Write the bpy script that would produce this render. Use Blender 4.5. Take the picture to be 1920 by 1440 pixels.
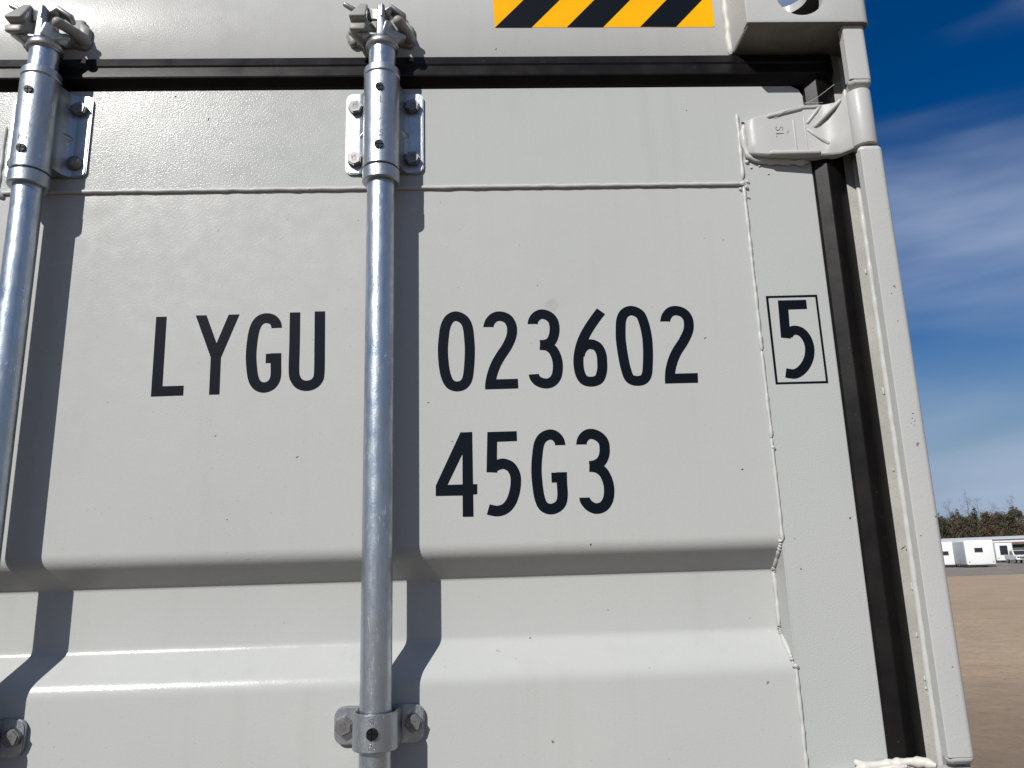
import bpy, bmesh, math, random
from mathutils import Vector, Matrix, noise as mnoise

# ------------------------------------------------------------------ camera, sky, sun, exposure
scene = bpy.context.scene
for o in list(bpy.data.objects):
    bpy.data.objects.remove(o)
ZC = 2.111                                   # eye height above the ground (m)
DIST = 0.915                                 # eye to door face (m)
cam = bpy.data.cameras.new('camera')
cam.sensor_width = 36.0
cam.lens = 36.0 * 1450.0 / 1920.0
cam.clip_start = 0.02
cam.clip_end = 8000.0
cam_o = bpy.data.objects.new('camera', cam)
scene.collection.objects.link(cam_o)
RIGHT = (0.99910574, -0.03050999, -0.02927223)
DOWN = (-0.02156501, 0.22779216, -0.97347095)
FWD = (0.03636857, 0.97323167, 0.2269305)
cam_o.matrix_world = Matrix(((RIGHT[0], -DOWN[0], -FWD[0], 0.0),
                             (RIGHT[1], -DOWN[1], -FWD[1], -DIST),
                             (RIGHT[2], -DOWN[2], -FWD[2], ZC),
                             (0, 0, 0, 1)))
scene.camera = cam_o

SUN = Vector((0.66, 1.0, -0.90)).normalized()          # the way the light travels
elev = math.asin(-SUN.z)
azim = math.atan2(-SUN.x, -SUN.y)
sun = bpy.data.lights.new('sun', 'SUN')
sun.energy = 5.0
sun.angle = math.radians(0.53)
sun.color = (1.0, 0.965, 0.915)
sun_o = bpy.data.objects.new('sun', sun)
scene.collection.objects.link(sun_o)
sun_o.rotation_euler = SUN.to_track_quat('-Z', 'Y').to_euler()
sun_o.location = (-6, -10, 12)

world = bpy.data.worlds.new('World')
scene.world = world
world.use_nodes = True
wn, wl = world.node_tree.nodes, world.node_tree.links
wn.clear()
w_out = wn.new('ShaderNodeOutputWorld')
w_bg = wn.new('ShaderNodeBackground')
w_bg.inputs['Strength'].default_value = 0.05
sky = wn.new('ShaderNodeTexSky')
sky.sky_type = 'NISHITA'
sky.sun_disc = False
sky.sun_elevation = elev
sky.sun_rotation = azim
sky.altitude = 200
sky.air_density = 1.0
sky.dust_density = 0.4
sky.ozone_density = 2.5
hs = wn.new('ShaderNodeHueSaturation')
hs.inputs['Saturation'].default_value = 1.48
hs.inputs['Hue'].default_value = 0.513
wl.new(sky.outputs['Color'], hs.inputs['Color'])
tc = wn.new('ShaderNodeTexCoord')
# thin cirrus: stretched noise over the whole dome
mp = wn.new('ShaderNodeMapping')
mp.inputs['Rotation'].default_value = (0.0, -0.16, 0.0)
mp.inputs['Scale'].default_value = (1.3, 1.3, 5.0)
mp.inputs['Location'].default_value = (6.264, 14.371, 10.58)
wl.new(tc.outputs['Generated'], mp.inputs['Vector'])
cn = wn.new('ShaderNodeTexNoise')
cn.inputs['Scale'].default_value = 1.5
cn.inputs['Detail'].default_value = 4.5
cn.inputs['Roughness'].default_value = 0.46
cn.inputs['Distortion'].default_value = 0.5
wl.new(mp.outputs['Vector'], cn.inputs['Vector'])
cr = wn.new('ShaderNodeValToRGB')
cr.color_ramp.interpolation = 'EASE'
cr.color_ramp.elements[0].position = 0.34
cr.color_ramp.elements[0].color = (0, 0, 0, 1)
cr.color_ramp.elements[1].position = 0.70
cr.color_ramp.elements[1].color = (1, 1, 1, 1)
wl.new(cn.outputs['Fac'], cr.inputs['Fac'])
mp2 = wn.new('ShaderNodeMapping')            # finer streaks combed along the same drift
mp2.inputs['Rotation'].default_value = (0.0, -0.16, 0.0)
mp2.inputs['Scale'].default_value = (1.6, 1.6, 17.0)
mp2.inputs['Location'].default_value = (2.0, 3.1, 1.2)
wl.new(tc.outputs['Generated'], mp2.inputs['Vector'])
cn2 = wn.new('ShaderNodeTexNoise')
cn2.inputs['Scale'].default_value = 1.3
cn2.inputs['Detail'].default_value = 4.0
cn2.inputs['Roughness'].default_value = 0.5
wl.new(mp2.outputs['Vector'], cn2.inputs['Vector'])
cr2 = wn.new('ShaderNodeMapRange')
cr2.inputs['From Min'].default_value = 0.30
cr2.inputs['From Max'].default_value = 0.70
cr2.inputs['To Min'].default_value = 0.62
cr2.inputs['To Max'].default_value = 1.12
wl.new(cn2.outputs['Fac'], cr2.inputs['Value'])
cs = wn.new('ShaderNodeMath')
cs.operation = 'MULTIPLY'
wl.new(cr.outputs['Color'], cs.inputs[0])
wl.new(cr2.outputs['Result'], cs.inputs[1])
cm = wn.new('ShaderNodeMath')
cm.operation = 'MULTIPLY'
cm.inputs[1].default_value = 0.86
wl.new(cs.outputs['Value'], cm.inputs[0])
cmix = wn.new('ShaderNodeMix')
cmix.data_type = 'RGBA'
cmix.inputs['B'].default_value = (6.3, 7.7, 10.4, 1)
wl.new(cm.outputs['Value'], cmix.inputs['Factor'])
hz = wn.new('ShaderNodeMix')                 # pale band of haze low over the horizon, all the way round
hz.data_type = 'RGBA'
hz.inputs['B'].default_value = (3.9, 5.4, 7.4, 1)
sep = wn.new('ShaderNodeSeparateXYZ')
wl.new(tc.outputs['Generated'], sep.inputs['Vector'])
hr = wn.new('ShaderNodeMapRange')
hr.interpolation_type = 'SMOOTHSTEP'
hr.inputs['From Min'].default_value = 0.0
hr.inputs['From Max'].default_value = 0.30
hr.inputs['To Min'].default_value = 1.0
hr.inputs['To Max'].default_value = 0.0
wl.new(sep.outputs['Z'], hr.inputs['Value'])
wl.new(hr.outputs['Result'], hz.inputs['Factor'])
wl.new(hs.outputs['Color'], hz.inputs['A'])
wl.new(hz.outputs['Result'], cmix.inputs['A'])
wl.new(cmix.outputs['Result'], w_bg.inputs['Color'])
wl.new(w_bg.outputs['Background'], w_out.inputs['Surface'])

scene.view_settings.view_transform = 'Standard'
scene.view_settings.look = 'None'
scene.view_settings.exposure = 0.28
scene.view_settings.gamma = 1.0
scene.view_settings.use_curve_mapping = False
scene.render.engine = 'CYCLES'
scene.cycles.use_denoising = True
scene.cycles.max_bounces = 8

# ------------------------------------------------------------------ helpers
C = scene.collection
rnd = random.Random(7)


def P(x, y, z):
    """millimetres (x right of the eye, y behind the door face, z above the eye) -> world metres"""
    return Vector((x / 1000.0, y / 1000.0, ZC + z / 1000.0))


def finish(name, bm, mat, parent=None, loc=None, smooth=40.0, recalc=True):
    if recalc:
        bmesh.ops.recalc_face_normals(bm, faces=bm.faces[:])
    me = bpy.data.meshes.new(name)
    bm.to_mesh(me)
    bm.free()
    return link(name, me, mat, parent, loc, smooth)


def link(name, me, mat, parent=None, loc=None, smooth=40.0):
    if smooth:
        me.polygons.foreach_set('use_smooth', [True] * len(me.polygons))
        me.set_sharp_from_angle(angle=math.radians(smooth))
    me.materials.clear()
    me.materials.append(mat)
    o = bpy.data.objects.new(name, me)
    C.objects.link(o)
    if parent is not None:
        o.parent = parent
    if loc is not None:
        o.location = loc
    return o


def tag(o, label=None, cat=None, group=None, kind=None):
    for k, v in (('label', label), ('category', cat), ('group', group), ('kind', kind)):
        if v:
            o[k] = v
    return o


def empty(name, loc=(0, 0, 0), rz=0.0):
    o = bpy.data.objects.new(name, None)
    o.empty_display_size = 0.2
    C.objects.link(o)
    o.location = loc
    o.rotation_euler = (0, 0, rz)
    return o


def box(bm, x0, x1, y0, y1, z0, z1, bev=0.0, seg=2):
    vs = [bm.verts.new((x, y, z)) for x in (x0, x1) for y in (y0, y1) for z in (z0, z1)]
    fs = [bm.faces.new([vs[i] for i in q]) for q in
          ((0, 1, 3, 2), (4, 6, 7, 5), (0, 4, 5, 1), (2, 3, 7, 6), (0, 2, 6, 4), (1, 5, 7, 3))]
    if bev:
        es = list({e for f in fs for e in f.edges})
        bmesh.ops.bevel(bm, geom=es, offset=bev, segments=seg, profile=0.5, affect='EDGES')
    return bm


def extrude_profile(bm, prof, axis, a, b, caps=True):
    """closed profile of 2-tuples swept straight along axis from a to b"""
    def v3(p, t):
        if axis == 'z':
            return (p[0], p[1], t)
        if axis == 'x':
            return (t, p[0], p[1])
        return (p[0], t, p[1])
    A = [bm.verts.new(v3(p, a)) for p in prof]
    B = [bm.verts.new(v3(p, b)) for p in prof]
    n = len(prof)
    for i in range(n):
        j = (i + 1) % n
        bm.faces.new((A[i], A[j], B[j], B[i]))
    if caps:
        bm.faces.new(A)
        bm.faces.new(B[::-1])
    return bm


def lathe(bm, rings, cx=0.0, cy=0.0, n=32, caps=True):
    """rings of (radius, z) round a vertical axis"""
    prev = None
    first = None
    for r, z in rings:
        cur = [bm.verts.new((cx + r * math.cos(2 * math.pi * k / n), cy + r * math.sin(2 * math.pi * k / n), z)) for k in range(n)]
        if prev:
            for k in range(n):
                bm.faces.new((prev[k], prev[(k + 1) % n], cur[(k + 1) % n], cur[k]))
        else:
            first = cur
        prev = cur
    if caps:
        bm.faces.new(first[::-1])
        bm.faces.new(prev)
    return bm


ICO = None


def hull(bm, balls):
    """convex hull of a few balls: cast and forged lumps with round edges"""
    global ICO
    if ICO is None:
        t = bmesh.new()
        bmesh.ops.create_icosphere(t, subdivisions=2, radius=1.0)
        ICO = [v.co.copy() for v in t.verts]
        t.free()
    t = bmesh.new()
    for x, y, z, r in balls:
        for c in ICO:
            t.verts.new((x + c.x * r, y + c.y * r, z + c.z * r))
    res = bmesh.ops.convex_hull(t, input=t.verts[:])
    junk = [g for g in res['geom_interior'] if isinstance(g, bmesh.types.BMVert)]
    junk += [v for v in t.verts if not v.link_faces and v not in junk]
    bmesh.ops.delete(t, geom=list(set(junk)), context='VERTS')
    me = bpy.data.meshes.new('tmp')
    t.to_mesh(me)
    t.free()
    bm.from_mesh(me)
    bpy.data.meshes.remove(me)
    return bm


def tube(bm, pts, rad, n=8, flat=1.0, up=None, wob=0.0, seed=0.0):
    """a round or flattened rod along points; rad a number or a function of the index"""
    pts = [Vector(p) for p in pts]
    prev = None
    first = None
    for i, p in enumerate(pts):
        d = (pts[min(i + 1, len(pts) - 1)] - pts[max(i - 1, 0)]).normalized()
        u = Vector(up) if up else (Vector((0, 0, 1)) if abs(d.z) < 0.9 else Vector((1, 0, 0)))
        s = d.cross(u).normalized()
        t = s.cross(d).normalized()
        r = rad(i) if callable(rad) else rad
        if wob:
            r *= 1.0 + wob * mnoise.noise(Vector((i * 0.45 + seed, seed * 3.1, 0.3)))
        cur = [bm.verts.new(p + s * (r * math.cos(2 * math.pi * k / n)) + t * (r * flat * math.sin(2 * math.pi * k / n))) for k in range(n)]
        if prev:
            for k in range(n):
                bm.faces.new((prev[k], prev[(k + 1) % n], cur[(k + 1) % n], cur[k]))
        else:
            first = cur
        prev = cur
    bm.faces.new(first[::-1])
    bm.faces.new(prev)
    return bm


def bead(bm, a, b, r=0.0022, step=0.004, seed=1.0, wob=0.35, off=0.0007, flat=1.0):
    """weld bead: an uneven rod from a to b"""
    a, b = Vector(a), Vector(b)
    n = max(3, int((b - a).length / step))
    pts = []
    for i in range(n + 1):
        p = a.lerp(b, i / n)
        q = Vector((i * 0.21 + seed * 7.7, seed, 0.0))
        pts.append(p + Vector((mnoise.noise(q), mnoise.noise(q + Vector((9, 3, 1))) * 0.4, mnoise.noise(q + Vector((3, 9, 4))))) * off)
    tube(bm, pts, lambda i: r * (0.55 if i in (0, n) else 1.0), n=8, wob=wob, seed=seed, flat=flat)
    return bm


def bead_path(bm, pts, r, seed=1.0, wob=0.5, off=0.001, step=0.004, flat=1.0):
    """one continuous weld or caulk run through several points"""
    pts = [Vector(p) for p in pts]
    out = []
    for a, b in zip(pts, pts[1:]):
        n = max(2, int((b - a).length / step))
        out += [a.lerp(b, i / n) for i in range(n)]
    out.append(pts[-1])
    for i in range(len(out)):
        q = Vector((i * 0.33 + seed * 7.7, seed, 0.0))
        out[i] = out[i] + Vector((mnoise.noise(q), mnoise.noise(q + Vector((9, 3, 1))) * 0.5, mnoise.noise(q + Vector((3, 9, 4))))) * off
    m = len(out) - 1
    tube(bm, out, lambda i: r * min(1.0, 0.35 + 0.35 * i, 0.35 + 0.35 * (m - i)), n=10, wob=wob, seed=seed, flat=flat)


def fillpoly(bm, pts):
    vs = [bm.verts.new(p) for p in pts]
    es = [bm.edges.new((vs[i], vs[(i + 1) % len(vs)])) for i in range(len(vs))]
    bmesh.ops.triangle_fill(bm, use_beauty=True, use_dissolve=False, edges=es, normal=(0, -1, 0))


def smooth_path(pts, closed, sub=5):
    n = len(pts)
    out = []
    rng = range(n) if closed else range(n - 1)
    for i in rng:
        g = (lambda k: pts[k % n]) if closed else (lambda k: pts[min(max(k, 0), n - 1)])
        p0, p1, p2, p3 = g(i - 1), g(i), g(i + 1), g(i + 2)
        for s in range(sub):
            t = s / sub
            out.append(tuple(0.5 * (2 * p1[k] + (p2[k] - p0[k]) * t + (2 * p0[k] - 5 * p1[k] + 4 * p2[k] - p3[k]) * t * t
                                    + (3 * p1[k] - p0[k] - 3 * p2[k] + p3[k]) * t ** 3) for k in (0, 1)))
    if not closed:
        out.append(tuple(pts[-1]))
    return out


def stroke(bm, pts, w, closed, fn):
    """flat ribbon of width w along 2-D points; fn maps (a, b) to 3-D"""
    n = len(pts)
    rows = []
    for i, p in enumerate(pts):
        a = pts[(i - 1) % n] if closed else pts[max(i - 1, 0)]
        b = pts[(i + 1) % n] if closed else pts[min(i + 1, n - 1)]
        dx, dy = b[0] - a[0], b[1] - a[1]
        L = math.hypot(dx, dy) or 1.0
        if not closed and i in (0, n - 1) and abs(dy) > 2.0 * abs(dx):
            dx, dy, L = 0.0, math.copysign(L, dy), L      # terminals cut level
        nx, ny = -dy / L * w / 2, dx / L * w / 2
        rows.append((bm.verts.new(fn(p[0] + nx, p[1] + ny)), bm.verts.new(fn(p[0] - nx, p[1] - ny))))
    for i in range(n if closed else n - 1):
        j = (i + 1) % n
        bm.faces.new((rows[i][0], rows[i][1], rows[j][1], rows[j][0]))


def boolean(o, cutters):
    for c in cutters:
        m = o.modifiers.new('cut', 'BOOLEAN')
        m.operation = 'DIFFERENCE'
        m.solver = 'EXACT'
        m.object = c
    dg = bpy.context.evaluated_depsgraph_get()
    me = bpy.data.meshes.new_from_object(o.evaluated_get(dg))
    o.modifiers.clear()
    o.data = me
    for c in cutters:
        bpy.data.objects.remove(c)
    me.polygons.foreach_set('use_smooth', [True] * len(me.polygons))
    me.set_sharp_from_angle(angle=math.radians(35))


# ------------------------------------------------------------------ materials
def new_mat(name):
    m = bpy.data.materials.new(name)
    m.use_nodes = True
    nt = m.node_tree
    return m, nt.nodes, nt.links, nt.nodes['Principled BSDF']


def nz(N, L, vec, scale, detail=3.0, rough=0.5, dist=0.0):
    n = N.new('ShaderNodeTexNoise')
    n.inputs['Scale'].default_value = scale
    n.inputs['Detail'].default_value = detail
    n.inputs['Roughness'].default_value = rough
    n.inputs['Distortion'].default_value = dist
    L.new(vec, n.inputs['Vector'])
    return n.outputs['Fac']


def ramp(N, L, fac, a, b, ca=0.0, cb=1.0):
    r = N.new('ShaderNodeMapRange')
    r.inputs['From Min'].default_value = a
    r.inputs['From Max'].default_value = b
    r.inputs['To Min'].default_value = ca
    r.inputs['To Max'].default_value = cb
    L.new(fac, r.inputs['Value'])
    return r.outputs['Result']


def mul(N, L, a, b):
    m = N.new('ShaderNodeMath')
    m.operation = 'MULTIPLY'
    L.new(a, m.inputs[0])
    if isinstance(b, (int, float)):
        m.inputs[1].default_value = b
    else:
        L.new(b, m.inputs[1])
    return m.outputs['Value']


def mixc(N, L, fac, a, b):
    m = N.new('ShaderNodeMix')
    m.data_type = 'RGBA'
    if isinstance(fac, (int, float)):
        m.inputs['Factor'].default_value = fac
    else:
        L.new(fac, m.inputs['Factor'])
    for k, c in (('A', a), ('B', b)):
        if isinstance(c, tuple):
            m.inputs[k].default_value = (c[0], c[1], c[2], 1.0)
        else:
            L.new(c, m.inputs[k])
    return m.outputs['Result']


def mapping(N, L, scale=(1, 1, 1), rot=(0, 0, 0), src='Object'):
    t = N.new('ShaderNodeTexCoord')
    m = N.new('ShaderNodeMapping')
    m.inputs['Scale'].default_value = scale
    m.inputs['Rotation'].default_value = rot
    L.new(t.outputs[src], m.inputs['Vector'])
    return m.outputs['Vector']


def bump(N, L, bsdf, height, strength, distance):
    b = N.new('ShaderNodeBump')
    b.inputs['Strength'].default_value = strength
    b.inputs['Distance'].default_value = distance
    L.new(height, b.inputs['Height'])
    L.new(b.outputs['Normal'], bsdf.inputs['Normal'])
    return b


def add(N, L, a, b):
    m = N.new('ShaderNodeMath')
    m.operation = 'ADD'
    L.new(a, m.inputs[0])
    L.new(b, m.inputs[1])
    return m.outputs['Value']


def paint(name, col, dirt=0.0, rough=0.22, streaks=0.15, speck=1.0, lump=0.0, stain=None, spec=0.22, peel=0.5):
    """gloss marine paint sprayed over steel: orange peel, specks of grit, faint run-off streaks"""
    m, N, L, B = new_mat(name)
    v = mapping(N, L)
    vs = mapping(N, L, (26, 26, 1.3))
    c = mixc(N, L, ramp(N, L, nz(N, L, v, 3.5, 4), 0.35, 0.7), col, tuple(k * f for k, f in zip(col, (0.955, 0.965, 0.97))))
    st = ramp(N, L, nz(N, L, vs, 1.0, 5, 0.6), 0.56, 0.80, 0.0, streaks)
    c = mixc(N, L, st, c, (0.22, 0.21, 0.185))
    # grit: fine dark specks in scattered groups
    g = ramp(N, L, nz(N, L, v, 330.0, 2, 0.5), 0.735, 0.765)
    gm = ramp(N, L, nz(N, L, v, 9.0, 3), 0.40, 0.62, 0.10, 1.0)
    c = mixc(N, L, mul(N, L, mul(N, L, g, gm), 0.62 * speck), c, (0.10, 0.085, 0.07))
    g2 = ramp(N, L, nz(N, L, v, 95.0, 2, 0.55), 0.755, 0.785)
    c = mixc(N, L, mul(N, L, g2, 0.75 * speck), c, (0.09, 0.08, 0.075))
    if dirt:
        d = ramp(N, L, nz(N, L, v, 14.0, 6, 0.68), 0.35, 0.72, 0.15, 1.0)
        c = mixc(N, L, mul(N, L, d, dirt), c, tuple(k * 0.45 for k in col))
        d2 = ramp(N, L, nz(N, L, v, 420.0, 2, 0.6), 0.60, 0.72)
        c = mixc(N, L, mul(N, L, d2, dirt * 0.7), c, (0.12, 0.10, 0.08))
    if stain:
        dn = N.new('ShaderNodeVectorMath')
        dn.operation = 'DISTANCE'
        tco = N.new('ShaderNodeTexCoord')
        L.new(tco.outputs['Object'], dn.inputs[0])
        dn.inputs[1].default_value = stain
        sm = ramp(N, L, dn.outputs['Value'], 0.006, 0.010, 1.0, 0.0)
        c = mixc(N, L, mul(N, L, mul(N, L, sm, ramp(N, L, nz(N, L, v, 700.0, 2), 0.40, 0.60)), 0.5), c, (0.20, 0.195, 0.18))
    L.new(c, B.inputs['Base Color'])
    r = ramp(N, L, nz(N, L, v, 40.0, 4), 0.3, 0.7, rough - 0.05, rough + 0.09 + dirt * 0.25)
    L.new(r, B.inputs['Roughness'])
    B.inputs['Specular IOR Level'].default_value = spec
    h = add(N, L, mul(N, L, nz(N, L, v, 520.0, 2, 0.5), peel), mul(N, L, nz(N, L, v, 6.0, 2), 4.0 + lump))
    bump(N, L, B, h, 0.30, 0.0010)
    return m


def zinc(name, col=(0.43, 0.485, 0.54), r0=0.20, r1=0.46, scratch=1.0, grime=0.15):
    """hot-dip galvanised steel: cloudy gloss, fine slanted rub marks, dull spots"""
    m, N, L, B = new_mat(name)
    v = mapping(N, L)
    vsc = mapping(N, L, (260, 260, 60), (0.0, 0.5, 0.4))
    cloud = nz(N, L, v, 38.0, 5, 0.6)
    fine = nz(N, L, vsc, 1.0, 3, 0.6)
    big = nz(N, L, v, 7.0, 3, 0.5)
    c = mixc(N, L, ramp(N, L, cloud, 0.35, 0.68), col, tuple(k * 0.80 for k in col))
    c = mixc(N, L, mul(N, L, ramp(N, L, big, 0.42, 0.70), grime), c, (0.30, 0.29, 0.27))
    sp = ramp(N, L, nz(N, L, v, 240.0, 2, 0.5), 0.72, 0.76)
    c = mixc(N, L, mul(N, L, sp, 0.5), c, (0.16, 0.15, 0.14))
    fl = ramp(N, L, nz(N, L, mapping(N, L, (420, 420, 95), (0.0, 0.45, 0.5)), 1.0, 2, 0.5), 0.60, 0.68)
    fm = ramp(N, L, nz(N, L, mapping(N, L, (70, 70, 22)), 1.0, 3, 0.6), 0.48, 0.66)
    fleck = mul(N, L, mul(N, L, fl, fm), 0.75 * scratch)
    c = mixc(N, L, fleck, c, (0.86, 0.88, 0.90))
    L.new(c, B.inputs['Base Color'])
    B.inputs['Metallic'].default_value = 0.93
    L.new(ramp(N, L, add(N, L, cloud, mul(N, L, fine, 0.5)), 0.45, 1.0, r0, r1), B.inputs['Roughness'])
    h = add(N, L, mul(N, L, fine, 1.0 * scratch), add(N, L, mul(N, L, cloud, 1.2), nz(N, L, v, 500.0, 2)))
    bump(N, L, B, h, 0.28, 0.0005)
    return m


def plain(name, col, rough=0.6, metal=0.0, nscale=0.0, var=0.15, bstr=0.0, bdist=0.001, spec=0.5):
    m, N, L, B = new_mat(name)
    if nscale:
        v = mapping(N, L)
        f = nz(N, L, v, nscale, 5, 0.6)
        c = mixc(N, L, ramp(N, L, f, 0.3, 0.7), tuple(k * (1 - var) for k in col), tuple(min(1, k * (1 + var)) for k in col))
        L.new(c, B.inputs['Base Color'])
        if bstr:
            bump(N, L, B, f, bstr, bdist)
    else:
        B.inputs['Base Color'].default_value = (*col, 1)
    B.inputs['Roughness'].default_value = rough
    B.inputs['Metallic'].default_value = metal
    B.inputs['Specular IOR Level'].default_value = spec
    return m


def rubber(name):
    m, N, L, B = new_mat(name)
    v = mapping(N, L)
    d = ramp(N, L, nz(N, L, v, 9.0, 5, 0.65), 0.35, 0.75)
    c = mixc(N, L, mul(N, L, d, 0.55), (0.0030, 0.0030, 0.0036), (0.014, 0.011, 0.0085))
    s = ramp(N, L, nz(N, L, v, 300.0, 2), 0.74, 0.77)
    c = mixc(N, L, mul(N, L, s, 0.4), c, (0.12, 0.11, 0.09))
    L.new(c, B.inputs['Base Color'])
    L.new(ramp(N, L, nz(N, L, v, 30.0, 4), 0.3, 0.7, 0.30, 0.45), B.inputs['Roughness'])
    B.inputs['Specular IOR Level'].default_value = 0.17
    bump(N, L, B, nz(N, L, v, 60.0, 3), 0.15, 0.001)
    return m


GREY = (0.354, 0.361, 0.350)
M_paint = paint('grey_white_paint', GREY)
M_rail = paint('rail_paint', (0.343, 0.354, 0.345), peel=1.0, spec=0.11, rough=0.20)
M_panel = paint('panel_paint', GREY, stain=(0.0865, 0.0012, ZC + 0.3135))
M_frame = paint('frame_paint', (0.372, 0.376, 0.365), dirt=0.07, rough=0.26, peel=0.8, spec=0.13)
M_dirty = paint('dirty_paint', (0.335, 0.33, 0.31), dirt=0.58, rough=0.55, speck=1.4)
M_under = paint('grimy_shade_paint', (0.20, 0.19, 0.17), dirt=0.8, rough=0.6, speck=1.5)
M_weld = paint('weld_paint', (0.385, 0.388, 0.378), rough=0.33, speck=0.6)
M_caulk = paint('caulk', (0.47, 0.455, 0.42), dirt=0.05, rough=0.42, speck=0.5)
M_cast = paint('cast_paint', (0.35, 0.352, 0.345), dirt=0.05, rough=0.36, lump=4.0)
M_keeper = paint('keeper_paint', (0.25, 0.245, 0.23), dirt=0.15, rough=0.38, lump=6.0)
M_bar = zinc('galvanised_bar')
M_brk = zinc('galvanised_bracket', (0.40, 0.44, 0.475), 0.28, 0.50, 0.7, 0.3)
M_cam = zinc('galvanised_cam', (0.36, 0.375, 0.38), 0.26, 0.46, 0.5, 0.3)
M_bolt = zinc('dull_bolt', (0.215, 0.215, 0.215), 0.42, 0.60, 0.3, 0.3)
M_plug = plain('black_plastic', (0.007, 0.007, 0.009), 0.5, spec=0.15)
M_rubber = rubber('black_rubber')
M_vinyl = plain('black_vinyl', (0.0028, 0.0048, 0.0085), 0.5, spec=0.06, nscale=500.0, var=0.12, bstr=0.1, bdist=0.0005)
M_yellow = plain('yellow_vinyl', (0.66, 0.325, 0.003), 0.5, spec=0.05, nscale=40.0, var=0.04)
M_silk = plain('silk', (0.5, 0.47, 0.4), 0.5)

# ------------------------------------------------------------------ ground
m, N, L, B = new_mat('packed_gravel')
v = mapping(N, L)
c = mixc(N, L, ramp(N, L, nz(N, L, mapping(N, L, (0.07, 0.11, 1)), 1.0, 5, 0.6), 0.35, 0.68), (0.385, 0.290, 0.195), (0.300, 0.222, 0.152))
c = mixc(N, L, ramp(N, L, nz(N, L, v, 0.8, 8, 0.72), 0.40, 0.64, 0.0, 0.7), c, (0.255, 0.196, 0.142))
c = mixc(N, L, ramp(N, L, nz(N, L, v, 6.0, 6, 0.75), 0.50, 0.64, 0.0, 0.6), c, (0.20, 0.155, 0.113))
c = mixc(N, L, ramp(N, L, nz(N, L, v, 2.2, 5, 0.7), 0.54, 0.66, 0.0, 0.4), c, (0.37, 0.30, 0.22))
c = mixc(N, L, ramp(N, L, nz(N, L, v, 9.0, 3, 0.7), 0.70, 0.76, 0.0, 0.5), c, (0.46, 0.38, 0.29))
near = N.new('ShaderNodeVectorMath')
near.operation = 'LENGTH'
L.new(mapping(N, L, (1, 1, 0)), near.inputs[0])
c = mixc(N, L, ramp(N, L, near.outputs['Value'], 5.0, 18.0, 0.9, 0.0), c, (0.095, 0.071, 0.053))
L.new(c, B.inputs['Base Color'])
B.inputs['Roughness'].default_value = 0.95
B.inputs['Specular IOR Level'].default_value = 0.15
bump(N, L, B, add(N, L, nz(N, L, v, 22.0, 5, 0.7), mul(N, L, nz(N, L, v, 1.3, 4), 3.0)), 0.55, 0.03)
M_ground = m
M_road = plain('grey_gravel', (0.185, 0.165, 0.145), 0.95, nscale=0.6, var=0.18, spec=0.1)

bm = bmesh.new()
vs = [bm.verts.new(p) for p in ((-3000, -3000, 0), (3000, -3000, 0), (3000, 3000, 0), (-3000, 3000, 0))]
bm.faces.new(vs)
tag(finish('ground', bm, M_ground, smooth=0), kind='structure')
bm = bmesh.new()
vs = [bm.verts.new(p) for p in ((-400, 72, 0.006), (70, 66, 0.006), (400, 60, 0.006), (400, 175, 0.006), (-400, 175, 0.006))]
bm.faces.new(vs)
tag(finish('gravel_road', bm, M_road, smooth=0), kind='structure')

# ------------------------------------------------------------------ the container
XL = -0.709                                   # middle of the two doors
box_root = empty('shipping_container')
tag(box_root, 'light grey shipping container with galvanised locking bars and black number on its door', 'container')


def mirrored(o, name=None):
    """the same piece on the other door"""
    me = o.data.copy()
    off = o.location.copy()
    me.transform(Matrix.Translation(off))
    me.transform(Matrix.Translation((2 * XL, 0, 0)) @ Matrix.Diagonal((-1, 1, 1, 1)))
    me.flip_normals()
    n = bpy.data.objects.new(name or o.name.split('.')[0], me)
    C.objects.link(n)
    n.parent = o.parent
    return n


# corrugation across the door: flat face with three recesses (profile of y against z)
REC = [(15.0, -119.0), (-560.0, -694.0), (-1130.0, -1264.0)]


def door_profile():
    """(z, y) down the face in mm, bend radii rounded"""
    pts = [(474.0, 1.2)]
    for top, bot in REC:
        corner = [(top, 1.2), (top - 30.0, 35.5), (bot + 33.0, 35.5), (bot, 1.2)]
        prev = (top + 60, 1.2)
        nxt = (bot - 60, 1.2)
        seq = [prev] + corner + [nxt]
        rad = [26.0, 8.0, 16.0, 30.0]
        for k in range(1, 5):
            a, b, c = Vector(seq[k - 1]), Vector(seq[k]), Vector(seq[k + 1])
            d1, d2 = (a - b).normalized(), (c - b).normalized()
            t = rad[k - 1] * 0.42
            p, q = b + d1 * t, b + d2 * t
            for s in range(7):
                u = s / 6
                r = p * (1 - u) ** 2 + b * 2 * u * (1 - u) + q * u * u
                pts.append((r.x, r.y))
    pts.append((-1840.0, 1.2))
    return pts


prof = door_profile()
bm = bmesh.new()
cols = [-608.0 + (345.5 + 608.0) * i / 12 for i in range(13)]
rows = []
for z, y in prof:
    rows.append([bm.verts.new(P(x, y, z)) for x in cols])
for a, b in zip(rows, rows[1:]):
    for i in range(12):
        bm.faces.new((a[i], a[i + 1], b[i + 1], b[i]))
panel = finish('door_panel', bm, M_panel, box_root, smooth=30, recalc=False)
for f in panel.data.polygons[:1]:
    if f.normal.y > 0:
        panel.data.flip_normals()
panel2 = mirrored(panel)

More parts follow.
